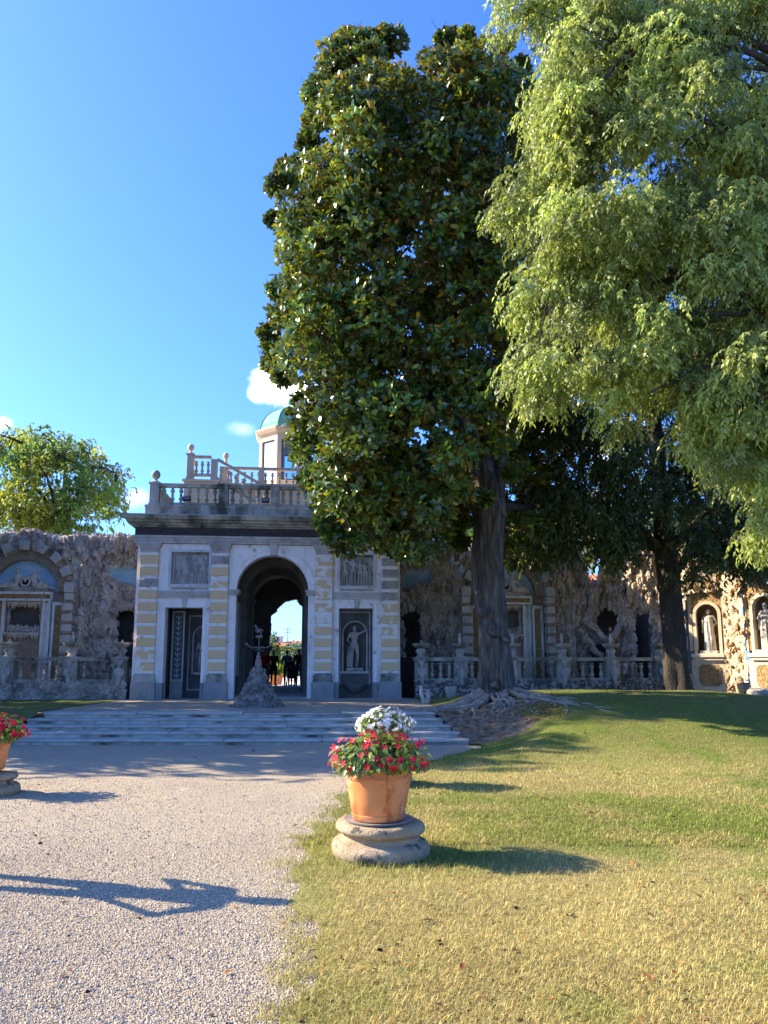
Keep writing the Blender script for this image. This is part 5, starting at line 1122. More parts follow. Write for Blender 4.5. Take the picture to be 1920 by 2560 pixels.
def clumps(poly, Yc, depth, n, rpx, seed, front=.66, full=200, keep=None, inset=.62):
    # clump centres through the volume whose outline seen from the path is poly (display pixels)
    g = np.random.default_rng(seed); poly = [(x * K, y * K) for x, y in poly]; pa = np.array(poly); out = []
    while len(out) < n:
        P = g.uniform(pa.min(0), pa.max(0), (4000, 2)); P = P[in_poly(poly, P)]; D = edge_dist(poly, P); ok = D > rpx * inset; P, D = P[ok], D[ok]
        th = depth * np.sqrt(np.clip(1 - (1 - np.clip(D / full, 0, 1)) ** 2, .02, 1)); s = np.where(g.random(len(P)) < front, -1, 1)
        Y = Yc + s * th * g.random(len(P)) ** .45
        for p, y in zip(P, Y):
            if keep and not keep(p[0] / K, p[1] / K, y): continue
            # spread them: reject near neighbours
            if out and min((p[0] - q[0]) ** 2 + (p[1] - q[1]) ** 2 + ((y - q[2]) * 130) ** 2 for q in out[-160:]) < (rpx * .75) ** 2: continue
            out.append((p[0], p[1], y))
            if len(out) >= n: break
    A_ = np.array(out[:n]); return to_world(A_[:, :2], A_[:, 2])
def unit(v): return v / (np.linalg.norm(v, axis=1, keepdims=True) + 1e-9)
T_ELL = (np.array([(0, 0, 0), (.32, .46, .03), (.32, -.46, .03), (.72, .40, 0), (.72, -.40, 0), (1, 0, -.05)]), np.array([(0, 2, 1), (1, 2, 4), (1, 4, 3), (3, 4, 5)]))
T_LAN = (np.array([(0, 0, 0), (.36, .5, .05), (.36, -.5, .05), (1, 0, -.08)]), np.array([(0, 2, 1), (1, 2, 3)]))
def leaf_cloud(name, pos, d, nrm, L_, W_, colr, m_, parent, tpl):
    tv, tf = tpl; d = unit(d); nrm = nrm - d * (nrm * d).sum(1, keepdims=True); nrm = unit(nrm); sd = np.cross(nrm, d); N_ = len(pos)
    V = pos[:, None, :] + d[:, None, :] * (tv[None, :, 0:1] * L_[:, None, None]) + sd[:, None, :] * (tv[None, :, 1:2] * W_[:, None, None]) + nrm[:, None, :] * (tv[None, :, 2:3] * L_[:, None, None])
    k = len(tv); Fc = (tf[None] + (np.arange(N_) * k)[:, None, None]).reshape(-1, 3); C = np.repeat(colr, k, 0)
    o = link(name, np_mesh(name, V.reshape(-1, 3), Fc, m_, False, C), parent); o['kind'] = 'stuff'; return o
def tree_thing(label, base, name='tree', group=None): return thing(name, label, 'tree', (0, 0, 0), 0, group)
def limbs(t, cl, anchors, m_, n_main, r0, seed, twig=.02):
    # limbs from trunk anchor points out to chosen clumps, then twigs from the nearest limb point to every clump
    g = random.Random(seed); idx = g.sample(range(len(cl)), min(n_main, len(cl))); pts_all = []
    for i in idx:
        e = Vector(cl[i]); a = min(anchors, key=lambda q: (Vector(q[0]) - e).length + 1.2 * max(0, q[0][2] - e.z + .8)); s = Vector(a[0]); L_ = (e - s).length; pts = []
        for k in range(9):
            u = k / 8; p = s.lerp(e, u) + Vector((0, 0, .10 * L_ * math.sin(math.pi * u))) + Vector([g.uniform(-.06, .06) * L_ * (u * (1 - u)) * 2.2 for _ in range(3)]); pts.append(p)
        rr = min(a[1] * .6, r0) ; rad = [rr * (1 - .85 * k / 8) + .012 for k in range(9)]
        MB().tube(pts, rad, 7).build('limb', m_, t, sharp=70); pts_all += pts[2:]
    tw = MB(); PA = np.array(pts_all)
    for c in cl:
        k = int(np.argmin(((PA - c) ** 2).sum(1))); s = Vector(PA[k]); e = Vector(c); mid = s.lerp(e, .5) + Vector([g.uniform(-.12, .12) for _ in range(3)])
        tw.tube([s, mid, e], [twig, twig * .7, twig * .35], 5)
        for _ in range(3): tw.tube([e, e + Vector([g.uniform(-.4, .4) for _ in range(3)])], [twig * .4, twig * .2], 4)
    o = tw.build('twigs', m_, t); o['kind'] = 'stuff'
def trunk_mesh(pts, rad, n, lob, m_, t, name='trunk', sub=8):
    P = []; Rr = []
    for k in range(len(pts) - 1):
        for u in np.linspace(0, 1, sub, endpoint=False):
            p0 = Vector(pts[max(k - 1, 0)]); p1 = Vector(pts[k]); p2 = Vector(pts[k + 1]); p3 = Vector(pts[min(k + 2, len(pts) - 1)])
            P.append(.5 * ((2 * p1) + (p2 - p0) * u + (2 * p0 - 5 * p1 + 4 * p2 - p3) * u * u + (3 * p1 - p0 - 3 * p2 + p3) * u ** 3)); Rr.append(rad[k] + (rad[k + 1] - rad[k]) * u)
    P.append(Vector(pts[-1])); Rr.append(rad[-1]); q = MB(); q.tube(P, Rr, n, lob=lob)
    A_ = np.array([tuple(p) for p in q.v]); C_ = np.repeat(np.array([tuple(p) for p in P]), n, 0); R_ = np.repeat(np.array(Rr), n)
    k = (fbm(A_ * (6.5, 6.5, .9), 3, 3, True) - .6) * .30 + (fbm(A_ * (20, 20, 5), 2, 6) - .5) * .10
    A_ = A_ + (A_ - C_) * k[:, None]; q.v = [tuple(p) for p in A_]; return q.build(name, m_, t, sharp=80)
# --- magnolia
mg = tree_thing('tall dark glossy magnolia with exposed roots beside the steps', None, 'magnolia_tree')
MP = [(705, 95), (740, 75), (800, 62), (868, 52), (862, 82), (826, 128), (862, 108), (930, 75), (1000, 65), (1075, 62), (1120, 108), (1150, 140), (1185, 210), (1205, 400), (1205, 700), (1195, 850), (1170, 930), (1120, 1040), (1075, 1080), (1020, 1110), (985, 1140), (1010, 1170), (1005, 1215), (900, 1232), (862, 1185), (842, 1105), (808, 1105), (792, 1180), (745, 1195), (700, 1168), (668, 1085), (660, 1000), (640, 925), (636, 876), (596, 808), (566, 752), (585, 690), (588, 600), (588, 480), (593, 420), (603, 362), (648, 350), (653, 300), (668, 240), (658, 192), (688, 180), (708, 130)]
def mkeep(u, v, y):
    if abs(u - (1040 if v > 1000 else 1025)) < 42 and v > 890 and y < 18.3: return False
    if v > 1090 and 835 < u < 865: return False
    if 715 < u < 745 and 290 < v < 330: return False
    return True
mc = clumps(MP, 18.2, 3.2, 360, 52, 11, .66, 190, mkeep, 1.05)
_p = [(x * K, y * K) for x, y in MP]; _g = np.random.default_rng(17); _e = []
for k in range(75):
    i = _g.integers(0, len(_p)); a, b_ = np.array(_p[i]), np.array(_p[(i + 1) % len(_p)]); q = a + (b_ - a) * _g.random() + _g.normal(size=2) * 9; q = q + (np.array((1045., 640.)) - q) * .035
    if q[0] < 1330 and not (800 < q[0] / K < 890 and q[1] / K < 140) and not (q[0] / K < 690 and 815 < q[1] / K < 1030): _e.append((q[0], q[1], 18.2 + _g.uniform(-1.2, 1.2)))
_e = np.array(_e); small = to_world(_e[:, :2], _e[:, 2]); back = np.stack([_g.uniform(2.9, 5.6, 34), _g.uniform(19.6, 22.4, 34), _g.uniform(4.4, 8.0, 34)], 1)
low = np.stack([_g.uniform(-1.1, 1.7, 22), _g.uniform(16.4, 20.8, 22), _g.uniform(4.5, 5.6, 22)], 1); back = np.concatenate([back, low])  # low clumps added to throw shade on the back lawn
_t = np.array([(722, 125), (752, 112), (784, 100), (816, 92), (846, 86), (712, 156), (740, 146), (770, 132), (802, 122), (692, 198), (722, 176), (752, 150), (790, 140), (824, 100), (656, 905), (652, 945), (664, 870), (668, 985), (676, 1035), (672, 930)], float) * K; back = np.concatenate([back, to_world(_t, 18 + _g.uniform(-.6, .6, len(_t)))])
mrad = np.concatenate([_g.uniform(.42, .72, len(mc)), _g.uniform(.14, .26, len(small)), _g.uniform(.32, .5, len(back))]); mc = np.concatenate([mc, small, back])
MT = [(2.60, 18.0, .55), (2.60, 18.0, 1.09), (2.55, 18, 2.35), (2.45, 18, 3.92), (2.52, 18, 5.2), (2.36, 18.05, 6.31), (2.12, 18.1, 7.48), (1.6, 18.2, 10), (1.15, 18.2, 12.8), (.9, 18.2, 15.8)]
MR = [.58, .39, .335, .32, .31, .27, .23, .20, .13, .04]
flut = lambda a, t: 1 + .12 * math.sin(3 * a + 5 * t) + .10 * math.sin(5 * a - 7 * t + 1) + .03 * math.sin(11 * a + 9 * t)
trunk_mesh(MT, MR, 110, flut, MATS['bark'], mg, 'trunk', 14)
trunk_mesh([(2.62, 18.05, 5.0), (2.75, 18.2, 6.3), (3.0, 18.3, 8.2), (3.15, 18.4, 10.5), (3.0, 18.4, 13.5)], [.24, .22, .18, .13, .04], 30, flut, MATS['bark'], mg, 'stem')
anc = [(p, r) for p, r in zip(MT[4:], MR[4:])] + [((2.75, 18.2, 6.3), .2), ((3.0, 18.3, 8.2), .18), ((3.1, 18.4, 10.5), .13), ((2.2, 18.1, 7.0), .26), ((1.85, 18.15, 8.8), .22), ((1.4, 18.2, 11.4), .16)]
limbs(mg, mc, anc, MATS['bark_dark'], 34, .13, 5, .022)
g = np.random.default_rng(21); nw = 76
cw = np.repeat(mc, nw, 0); N_ = len(cw); r_ = np.repeat(mrad, nw); dv = unit(g.normal(size=(N_, 3)) + (0, -.15, .25)); wp = cw + dv * (r_ * g.uniform(.62, 1.0, N_))[:, None] * (1, 1, .8)
ax = unit(dv + (0, 0, .45) + g.normal(size=(N_, 3)) * .35); nl = 6
wp = np.repeat(wp, nl, 0); ax = np.repeat(ax, nl, 0); ph = g.uniform(0, 6.28, len(wp)); ortho = unit(np.cross(ax, np.array((.31, .52, .79)))); o2 = np.cross(ax, ortho); pe = ortho * np.cos(ph)[:, None] + o2 * np.sin(ph)[:, None]; th = g.uniform(.5, 1.45, len(wp))
ld = ax * np.cos(th)[:, None] + pe * np.sin(th)[:, None] + (0, 0, -.12); ln_ = ax * np.sin(th)[:, None] - pe * np.cos(th)[:, None] + g.normal(size=wp.shape) * .25
L_ = g.uniform(.10, .225, len(wp)); tone = np.repeat(g.uniform(.55, 1.5, len(mc)), nw * nl) * g.uniform(.7, 1.35, len(wp)); hue = g.random(len(wp)); hc = np.repeat(g.random(len(mc)), nw * nl); zt_ = sstep(wp[:, 2], 9, 17)
brn = (hue < .02 + .20 * zt_ * hc)[:, None]; yel = ((hue > .90) & ~brn[:, 0])[:, None]
cc = tone[:, None] * np.where(brn, (2.9, 1.45, .9), np.where(yel, (3.2, 2.5, .9), np.stack([1 + .5 * hc, 1 + .2 * hc, np.ones_like(hc)], 1)))
leaf_cloud('crown', wp, ld, ln_, L_, L_ * g.uniform(.40, .50, len(wp)), cc, MATS['magnolia_leaf'], mg, T_ELL)
# burls and surface roots
for u, v, r_ in ((1236, 1577, .17), (1262, 1600, .10), (1204, 1530, .12), (1240, 1712, .12)):
    p = at(u, v, 17.62); v_, f_ = ICO[random.randrange(3)]; link('burl', np_mesh('burl', v_ * r_, f_, MATS['bark']), mg, (p.x, p.y, p.z))
gr = random.Random(9)
def root(a, L_, r0, wig, rise=.0, start=.45):
    p = Vector((2.6 + start * math.cos(a), 18 + start * math.sin(a), 0)); pts = []; rad = []; n = 14; h = a
    for k in range(n):
        u = k / (n - 1); gz_ = float(hgt(p.x, p.y))
        if p.x < 1.12 and p.y < 16.98: break
        pts.append((p.x, p.y, gz_ + r0 * (1 - u) * .55 + rise * (1 - u) ** 3 + (.05 * math.sin(k * 1.7) * wig if 2 < k < n - 2 else 0) - .01)); rad.append(max(.008, r0 * (1 - .82 * u) * gr.uniform(.85, 1.15)))
        h += gr.uniform(-wig, wig); p = p + Vector((math.cos(h), math.sin(h), 0)) * (L_ / n)
    if len(pts) > 4: MB().tube(pts, rad, 8, lob=lambda a_, t: 1 + .12 * math.sin(3 * a_ + 6 * t)).build('root', MATS['root_bark'], mg, sharp=75)
for a in (3.05, 3.25, 3.48, 3.7): root(a, gr.uniform(1.7, 2.5), gr.uniform(.07, .11), .16, .20)
for a in (3.8, 4.0, 4.15, 4.35, 4.55, 4.75, 4.95, 5.2, 5.5, 5.9): root(a, gr.uniform(1.3, 2.4), gr.uniform(.04, .075), .36, .12)
for k in range(30): root(gr.uniform(3.5, 5.7), gr.uniform(1.2, 2.9), gr.uniform(.018, .045), .55, .03, gr.uniform(.4, 1.2))
# --- weeping strands of small leaves
def strands(name, cen, r, per, nlf, L_, parent, m_, seed, tone=(.6, 1.45), slen=(.22, .6), out=(-.5, -.2, 0), cols=None):
    g = np.random.default_rng(seed); n = len(cen) * per; c = np.repeat(cen, per, 0); ct = np.repeat(g.uniform(*tone, len(cen)), per)
    p0 = c + unit(g.normal(size=(n, 3))) * (r * g.random(n) ** .4)[:, None] * (1, 1, .8); hd = unit(g.normal(size=(n, 3)) * (1, 1, .25) + out); sl = g.uniform(*slen, n)
    k = (np.arange(nlf) + .5) / nlf; kk = np.tile(k, n); P0 = np.repeat(p0, nlf, 0); H = np.repeat(hd, nlf, 0); S = np.repeat(sl, nlf)
    pos = P0 + H * (S * (kk - .45 * kk ** 2))[:, None] + np.stack([0 * kk, 0 * kk, -S * .5 * kk ** 2], 1)
    tan = H * (1 - .9 * kk)[:, None] + np.stack([0 * kk, 0 * kk, -1.25 * kk], 1); sd = unit(np.cross(tan, (0, 0, 1.0))); alt = np.where(np.arange(len(pos)) % 2, 1, -1)[:, None]
    d = unit(tan) * .6 + sd * alt * .75 + (0, 0, -.55) + g.normal(size=pos.shape) * .28; nm = np.array((-.25, -.35, .75)) + g.normal(size=pos.shape) * .55
    Ls = L_ * g.uniform(.7, 1.3, len(pos)); cc = (np.repeat(ct, nlf) * g.uniform(.75, 1.3, len(pos)))[:, None] * np.array((1, 1, 1)); y_ = g.random(len(pos)) < .12; cc[y_] *= (1.35, 1.2, .9)
    if cols is not None: cc = cc * cols(pos)
    return leaf_cloud(name, pos, d, nm, Ls, Ls * g.uniform(.36, .48, len(pos)), cc, m_, parent, T_LAN)
hb = tree_thing('bright hackberry with drooping sunlit sprays hanging in from the right', None, 'hackberry_tree')
HP = [(1058, -90), (1062, 5), (1085, 62), (1112, 52), (1150, 78), (1160, 66), (1178, 110), (1132, 165), (1130, 250), (1155, 330), (1088, 368), (1100, 398), (1030, 440), (1012, 482), (1030, 545), (1060, 592), (1095, 620), (1140, 600), (1098, 652), (1112, 682), (1080, 702), (1098, 742), (1048, 765), (1122, 795), (1160, 822), (1168, 880), (1212, 890), (1250, 850), (1320, 905), (1400, 880), (1412, 945), (1448, 1000), (1480, 1040), (1500, 1010), (1530, 1115), (1562, 1075), (1600, 1110), (1640, 1215), (1760, 1230), (1800, -90)]
hg = clumps(HP, 11.1, 1.5, 120, 78, 31, .7, 260, None, .42); hg2 = clumps(HP, 12.8, .7, 200, 54, 33, .5, 260)
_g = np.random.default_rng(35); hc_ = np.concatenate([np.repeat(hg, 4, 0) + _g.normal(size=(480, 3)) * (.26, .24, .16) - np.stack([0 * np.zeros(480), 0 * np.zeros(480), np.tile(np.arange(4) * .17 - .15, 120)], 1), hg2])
trunk_mesh([(9.4, 12.2, -.1), (9.2, 12.1, 2), (9.1, 12, 4.5), (8.6, 11.8, 7.5), (8.2, 11.6, 11), (7.8, 11.4, 14)], [.55, .42, .38, .3, .2, .08], 24, flut, MATS['bark_dark'], hb)
limbs(hb, hc_, [((8.9, 11.9, 5.5), .34), ((8.6, 11.8, 7.5), .3), ((8.4, 11.7, 9.5), .24), ((8.1, 11.5, 12), .15)], MATS['bark_dark'], 16, .10, 8, .012)
for lp, lr in (([(1760, 120), (1659, 108), (1560, 62), (1440, 84), (1340, 130), (1290, 190)], .06), ([(1760, 150), (1659, 150), (1600, 142), (1520, 170), (1470, 215)], .045), ([(1760, 260), (1659, 300), (1610, 360), (1560, 430), (1500, 470)], .035), ([(1760, 560), (1659, 640), (1600, 680), (1530, 676)], .05), ([(1760, 700), (1640, 760), (1500, 800), (1400, 850)], .03)):
    pw = to_world(np.array(lp, float) * K, np.linspace(10.6, 9.7, len(lp))); MB().tube([tuple(p) for p in pw], [lr * (1 - .75 * i / len(pw)) for i in range(len(pw))], 8).build('limb', MATS['bark_dark'], hb, sharp=70)
strands('crown', hc_[:480], .32, 42, 11, .084, hb, MATS['hackberry_leaf'], 41); strands('inner_crown_shade', hc_[480:], .40, 40, 11, .09, hb, MATS['dark_leaf'], 42, (1.0, 2.2))  # inner leaves coloured dark to paint the shade between the sprays
# --- dark tree behind it
dt = tree_thing('dark leafy tree with straight shaded trunk in front of the niche wall', None, 'shade_tree')
DP = [(1100, 905), (1130, 760), (1180, 560), (1300, 430), (1500, 380), (1760, 380), (1760, 1290), (1700, 1270), (1650, 1230), (1600, 1285), (1555, 1255), (1500, 1280), (1440, 1225), (1400, 1190), (1345, 1232), (1290, 1225), (1240, 1262), (1175, 1232), (1132, 1245), (1115, 1185), (1150, 1130), (1125, 1080), (1185, 1020), (1150, 960)]
dc = clumps(DP, 21.0, 2.4, 340, 58, 51, .6, 260, lambda u, v, y: not (abs(u - 1448) < 26 and v > 1080 and y < 21.4))
trunk_mesh([(7.9, 21, .5), (7.88, 21, 1.3), (7.86, 21, 3.2), (7.8, 21, 4.8), (7.7, 21, 7), (7.6, 21.1, 10), (7.5, 21.2, 13)], [.42, .32, .27, .25, .22, .15, .05], 28, flut, MATS['bark_dark'], dt)
limbs(dt, dc, [((7.82, 21, 4.6), .24), ((7.75, 21, 6), .23), ((7.65, 21, 8.5), .18), ((7.55, 21.1, 11), .12)], MATS['bark_dark'], 24, .11, 9, .02)
strands('crown', dc, .62, 34, 10, .155, dt, MATS['dark_leaf'], 61, (.7, 1.3), (.4, .9), (-.3, -.3, .1))
# --- trees beyond the wall
def far_tree(label, poly, Y, depth, n, rpx, r, L_, per, trunk, m_, seed, cols, nlim=14, group='trees beyond the grotto wall'):
    t = tree_thing(label, None, 'tree', group); c = clumps(poly, Y, depth, n, rpx, seed, .5, 120)
    base, top = Vector(trunk[0]), Vector(trunk[1]); P = [base.lerp(top, u) for u in (0, .35, .7, 1)]
    trunk_mesh(P, [.3, .24, .18, .06], 16, flut, MATS['bark_dark'], t); limbs(t, c, [(tuple(p), .2) for p in P[1:]], MATS['bark_dark'], nlim, .15, seed, .03)
    strands('crown', c, r, per, 8, L_, t, m_, seed, (.7, 1.35), (.3, .8), (0, 0, .3), cols); return t
def patch(P):
    n_ = fbm(P * .55, 3, 77); k = sstep(n_, .47, .60)[:, None]; return (1 - k) * np.array((.70, 1.0, .9)) + k * np.array((1.35, 1.25, .85))
LP = [(-80, 935), (-20, 925), (30, 922), (75, 930), (100, 914), (150, 922), (185, 950), (222, 958), (256, 998), (274, 1022), (270, 1062), (264, 1090), (258, 1140), (250, 1175), (-80, 1180)]
far_tree('yellowing broadleaf tree rising above the left grotto wall', LP, 33.5, 2.6, 150, 26, .66, .18, 26, ((-14.6, 33.5, .4), (-14.2, 33.5, 10)), MATS['yellow_leaf'], 71, patch, 22)
far_tree('pale yellow-green tree above the wall between the two dark trunks', [(1096, 1092), (1130, 1072), (1165, 1085), (1215, 1060), (1300, 1050), (1330, 1140), (1310, 1235), (1100, 1235)], 37, 2.2, 60, 22, .65, .17, 22, ((4.6, 37, .4), (4.8, 37, 7)), MATS['yellow_leaf'], 72, lambda P: np.tile(np.array((1.7, 1.4, 1.0)), (len(P), 1)))
far_tree('green treetop behind the wall just left of the magnolia trunk', [(985, 1150), (1010, 1120), (1040, 1125), (1050, 1230), (985, 1230)], 36, 1.0, 20, 18, .5, .16, 22, ((1.6, 36, .4), (1.6, 36, 6)), MATS['yellow_leaf'], 73, lambda P: np.tile(np.array((.9, 1.1, .9)), (len(P), 1)), 5)
far_tree('dense green tree beyond the niche wall at the right', [(1330, 1000), (1500, 980), (1760, 1000), (1760, 1300), (1330, 1300)], 31, 2.0, 90, 40, .8, .2, 18, ((11, 31, .4), (11, 31, 8)), MATS['hedge_leaf'], 74, None, 10)
# --- garden trees left of the picture that shade the path and steps
def round_tree(label, c, rad, n, seed):
    t = tree_thing(label, None, 'tree', 'garden trees left of the path'); g = np.random.default_rng(seed); c = np.array(c, float)
    cl = c + unit(g.normal(size=(n, 3))) * (g.random(n) ** .4)[:, None] * np.array(rad)
    trunk_mesh([(c[0], c[1], -.1), (c[0], c[1], c[2] * .5), (c[0], c[1], c[2] + rad[2] * .5)], [.35, .28, .1], 16, flut, MATS['bark_dark'], t); limbs(t, cl, [((c[0], c[1], c[2] * .5), .28), ((c[0], c[1], c[2]), .2)], MATS['bark_dark'], 12, .12, seed, .02)
    strands('crown', cl, .75, 24, 7, .24, t, MATS['hedge_leaf'], seed, (.8, 1.2), (.3, .8), (0, 0, .2))
round_tree('leafy garden tree outside the left edge, nearest the path', (-12.0, 16.0, 5.2), (3.0, 2.8, 3.9), 140, 81)
round_tree('leafy garden tree outside the left edge, second along the path', (-15.2, 21.0, 7.6), (3.2, 3.2, 6.6), 200, 82)
# ---------------------------------------------------------------- beyond the passage
def house(label, x0, x1, y0, y1, ze, zr, rdx, m_wall='wall_pale'):
    t = thing('house', label, 'house', (0, 0, 0), 0, 'houses beyond the garden')
    q = MB(); q.box(x0 + .4, x1 - .4, y0 + .4, y1 - .4, .4, ze); q.build('wall', MATS[m_wall], t)
    ym = (y0 + y1) / 2; r = MB(); r.add([(x0, y0, ze), (x1, y0, ze), (x1, y1, ze), (x0, y1, ze), (x0 + rdx, ym, zr), (x1 - rdx, ym, zr)], [(0, 1, 5, 4), (1, 2, 5), (2, 3, 4, 5), (3, 0, 4), (3, 2, 1, 0)]); ro = r.build('roof', MATS['roof_tile'], t)
    q = MB(); q.box(x0 - .1, x1 + .1, y0 - .12, y0 + .02, ze - .35, ze + .02); q.build('gutter', MATS['wall_pale'], t)
    return t, ro, ym
# long pinkish house with solar panels, seen through the arch
hY = 78.0; pa, pb = at(690, 1630, hY), at(800, 1625, hY)
t, ro, ym = house('red-roofed house with solar panels framed by the archway', pa.x - 6, pb.x + 8, hY, hY + 12, at(740, 1627, hY).z, at(740, 1602, hY + 6).z, 7)
ze, zr = at(740, 1627, hY).z, at(740, 1602, hY + 6).z
for r_ in range(2):
    for c_ in range(6 if r_ == 0 else 3):
        u = .12 + r_ * .32; y = hY + u * 6; z = ze + (zr - ze) * u + .08; x = at(705 + (r_ * 14) + c_ * 8.2, 1620, hY).x
        MB().add([(x, y, z), (x + .29 * 1.0, y, z), (x + .29, y + 1.5, z + (zr - ze) * .25), (x, y + 1.5, z + (zr - ze) * .25)], [(0, 1, 2, 3)]).build('solar_panel', MATS['solar'], ro)
q = MB(); ch = at(698, 1606, hY + 5); q.box(ch.x - .3, ch.x + .3, hY + 5, hY + 5.6, ch.z - 1.0, ch.z + .5); q.box(ch.x - .4, ch.x + .4, hY + 4.9, hY + 5.7, ch.z + .5, ch.z + .65); q.build('chimney', MATS['wall_pale'], ro)
q = MB(); an = at(719, 1600, hY + 6); q.tube([(an.x, hY + 6, zr - .4), (an.x, hY + 6, zr + 1.4)], .03, 6); [q.tube([(an.x - .4, hY + 6, zr + k), (an.x + .4, hY + 6, zr + k)], .02, 5) for k in (.9, 1.15, 1.35)]; q.build('aerial', MATS['black_iron_and_shade'], ro)
pa, pb = at(742, 1600, 95), at(830, 1600, 95)
house('second red hipped roof behind the solar house', pa.x - 2, pb.x + 12, 95, 107, at(760, 1613, 95).z, at(760, 1601, 100).z, 5)
pa = at(1478, 1470, 44); t, ro, ym = house('small tiled roof peeping over the right grotto wall', pa.x - 1.5, pa.x + 3.0, 44, 48, at(1478, 1462, 44).z, at(1478, 1438, 46).z, 1.2, 'warm_paint')
for k in range(16):
    x = pa.x - 1.4 + k * .28; z0, z1 = at(1478, 1462, 44).z, at(1478, 1438, 46).z
    MB().tube([(x, 44.0, z0 + .03), (x, 46, z1 + .03)], .07, 6).build('tile_row', MATS['roof_tile'], ro)
q = MB(); q.box(pa.x - .75, pa.x - .45, 44.6, 44.9, z0 - .2, z1 + .55); q.box(pa.x - .8, pa.x - .4, 44.55, 44.95, z1 + .55, z1 + .65); q.build('chimney', MATS['warm_paint'], ro)
# pale garden wall, hedges, pots
t = thing('garden_wall', 'pale rendered wall at the end of the far court', 'wall', (0, 0, 0)); q = MB(); a_, b_ = at(640, 1650, 66), at(860, 1650, 66); q.box(a_.x - 10, b_.x + 12, 66, 66.4, .4, 2.0); q.build('wall_body', MATS['wall_pale'], t); q = MB(); q.box(a_.x - 10.1, b_.x + 12.1, 65.9, 66.5, 2.0, 2.12); q.build('coping', MATS['frame_stone'], t)
def bush(name, label, c, rad, n, seed, L_, colr, group='bushes in the far court'):
    t = thing(name, label, 'bush', (0, 0, 0), 0, group); g = np.random.default_rng(seed); P = np.array(c) + unit(g.normal(size=(n, 3))) * (g.random(n) ** .35)[:, None] * np.array(rad)
    d = unit(g.normal(size=P.shape)); leaf_cloud('foliage', P, d, g.normal(size=P.shape), g.uniform(.7, 1.3, n) * L_, g.uniform(.7, 1.2, n) * L_ * .5, np.tile(np.array(colr), (n, 1)) * g.uniform(.7, 1.3, (n, 1)), MATS['hedge_leaf'], t, T_ELL)
    MB().tube([(c[0], c[1], .45), (c[0], c[1], c[2])], .06, 6).build('stem', MATS['bark_dark'], t); return t
p = at(692, 1640, 44); bush('climbing_shrub', 'tall climbing shrub at the left of the far court', (p.x - .2, 44, 1.7), (.45, .5, 1.5), 1600, 91, .16, (.8, 1, .8))
p = at(702, 1665, 52); bush('round_bush', 'rounded dark bush in the far court left of the visitors', (p.x, 52, 1.1), (.9, .8, .75), 1500, 92, .16, (.8, 1.05, .9))
p = at(745, 1640, 56); bush('round_bush', 'leafy shrub behind the visitors in the far court', (p.x, 56, 1.7), (2.0, .8, 1.3), 2600, 93, .2, (.9, 1.1, .8))
def far_pot(label, u, v, Y, plant, colr, s):
    p = at(u, v, Y); t = thing('garden_pot', label, 'flower pot', (p.x, Y, .52), 0, 'pots in the far court')
    MB().lathe([(.2 * s, 0), (.28 * s, .45 * s), (.31 * s, .46 * s), (.31 * s, .52 * s), (.2 * s, .5 * s)], 16).build('pot', MATS['terracotta'], t, sharp=50)
    n = 500; g = np.random.default_rng(5); P = np.array((0, 0, .66 * s)) + unit(g.normal(size=(n, 3))) * (g.random(n) ** .4)[:, None] * np.array((.4, .4, .24)) * s
    leaf_cloud('plant', P, unit(g.normal(size=P.shape)), g.normal(size=P.shape), np.full(n, .12), np.full(n, .06), np.tile(np.array(colr), (n, 1)), MATS['hedge_leaf'], t, T_ELL)
far_pot('terracotta pot with yellow-green plant in the far court', 693, 1700, 36, 1, (3.2, 2.6, 1.0), 1.0)
far_pot('second terracotta pot with green plant in the far court', 684, 1704, 35, 1, (1, 1.2, 1), .9)

# ---------------------------------------------------------------- grass, gravel stones, fallen leaves
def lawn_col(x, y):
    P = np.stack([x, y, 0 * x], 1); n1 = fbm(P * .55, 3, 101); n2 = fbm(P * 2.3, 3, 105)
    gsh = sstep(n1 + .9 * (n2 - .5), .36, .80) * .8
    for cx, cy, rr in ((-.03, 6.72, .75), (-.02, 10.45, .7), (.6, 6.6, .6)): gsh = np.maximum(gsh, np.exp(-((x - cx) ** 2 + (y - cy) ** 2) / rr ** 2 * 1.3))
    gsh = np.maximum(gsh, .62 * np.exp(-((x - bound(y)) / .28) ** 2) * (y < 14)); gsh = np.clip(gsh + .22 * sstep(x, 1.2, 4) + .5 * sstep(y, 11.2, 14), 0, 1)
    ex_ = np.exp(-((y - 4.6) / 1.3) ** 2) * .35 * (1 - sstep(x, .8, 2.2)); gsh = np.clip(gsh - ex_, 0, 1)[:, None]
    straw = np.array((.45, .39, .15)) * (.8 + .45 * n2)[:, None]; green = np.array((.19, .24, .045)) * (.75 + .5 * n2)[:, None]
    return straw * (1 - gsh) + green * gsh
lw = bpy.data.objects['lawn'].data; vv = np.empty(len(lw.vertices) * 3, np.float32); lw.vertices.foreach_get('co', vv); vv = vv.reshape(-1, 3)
ca = lw.color_attributes.new('Col', 'FLOAT_COLOR', 'POINT'); c4 = np.ones((len(vv), 4), np.float32); c4[:, :3] = lawn_col(vv[:, 0].astype(float), vv[:, 1].astype(float)) * .68; ca.data.foreach_set('color', c4.ravel())  # sheet darkened to paint shade in the gaps between blades
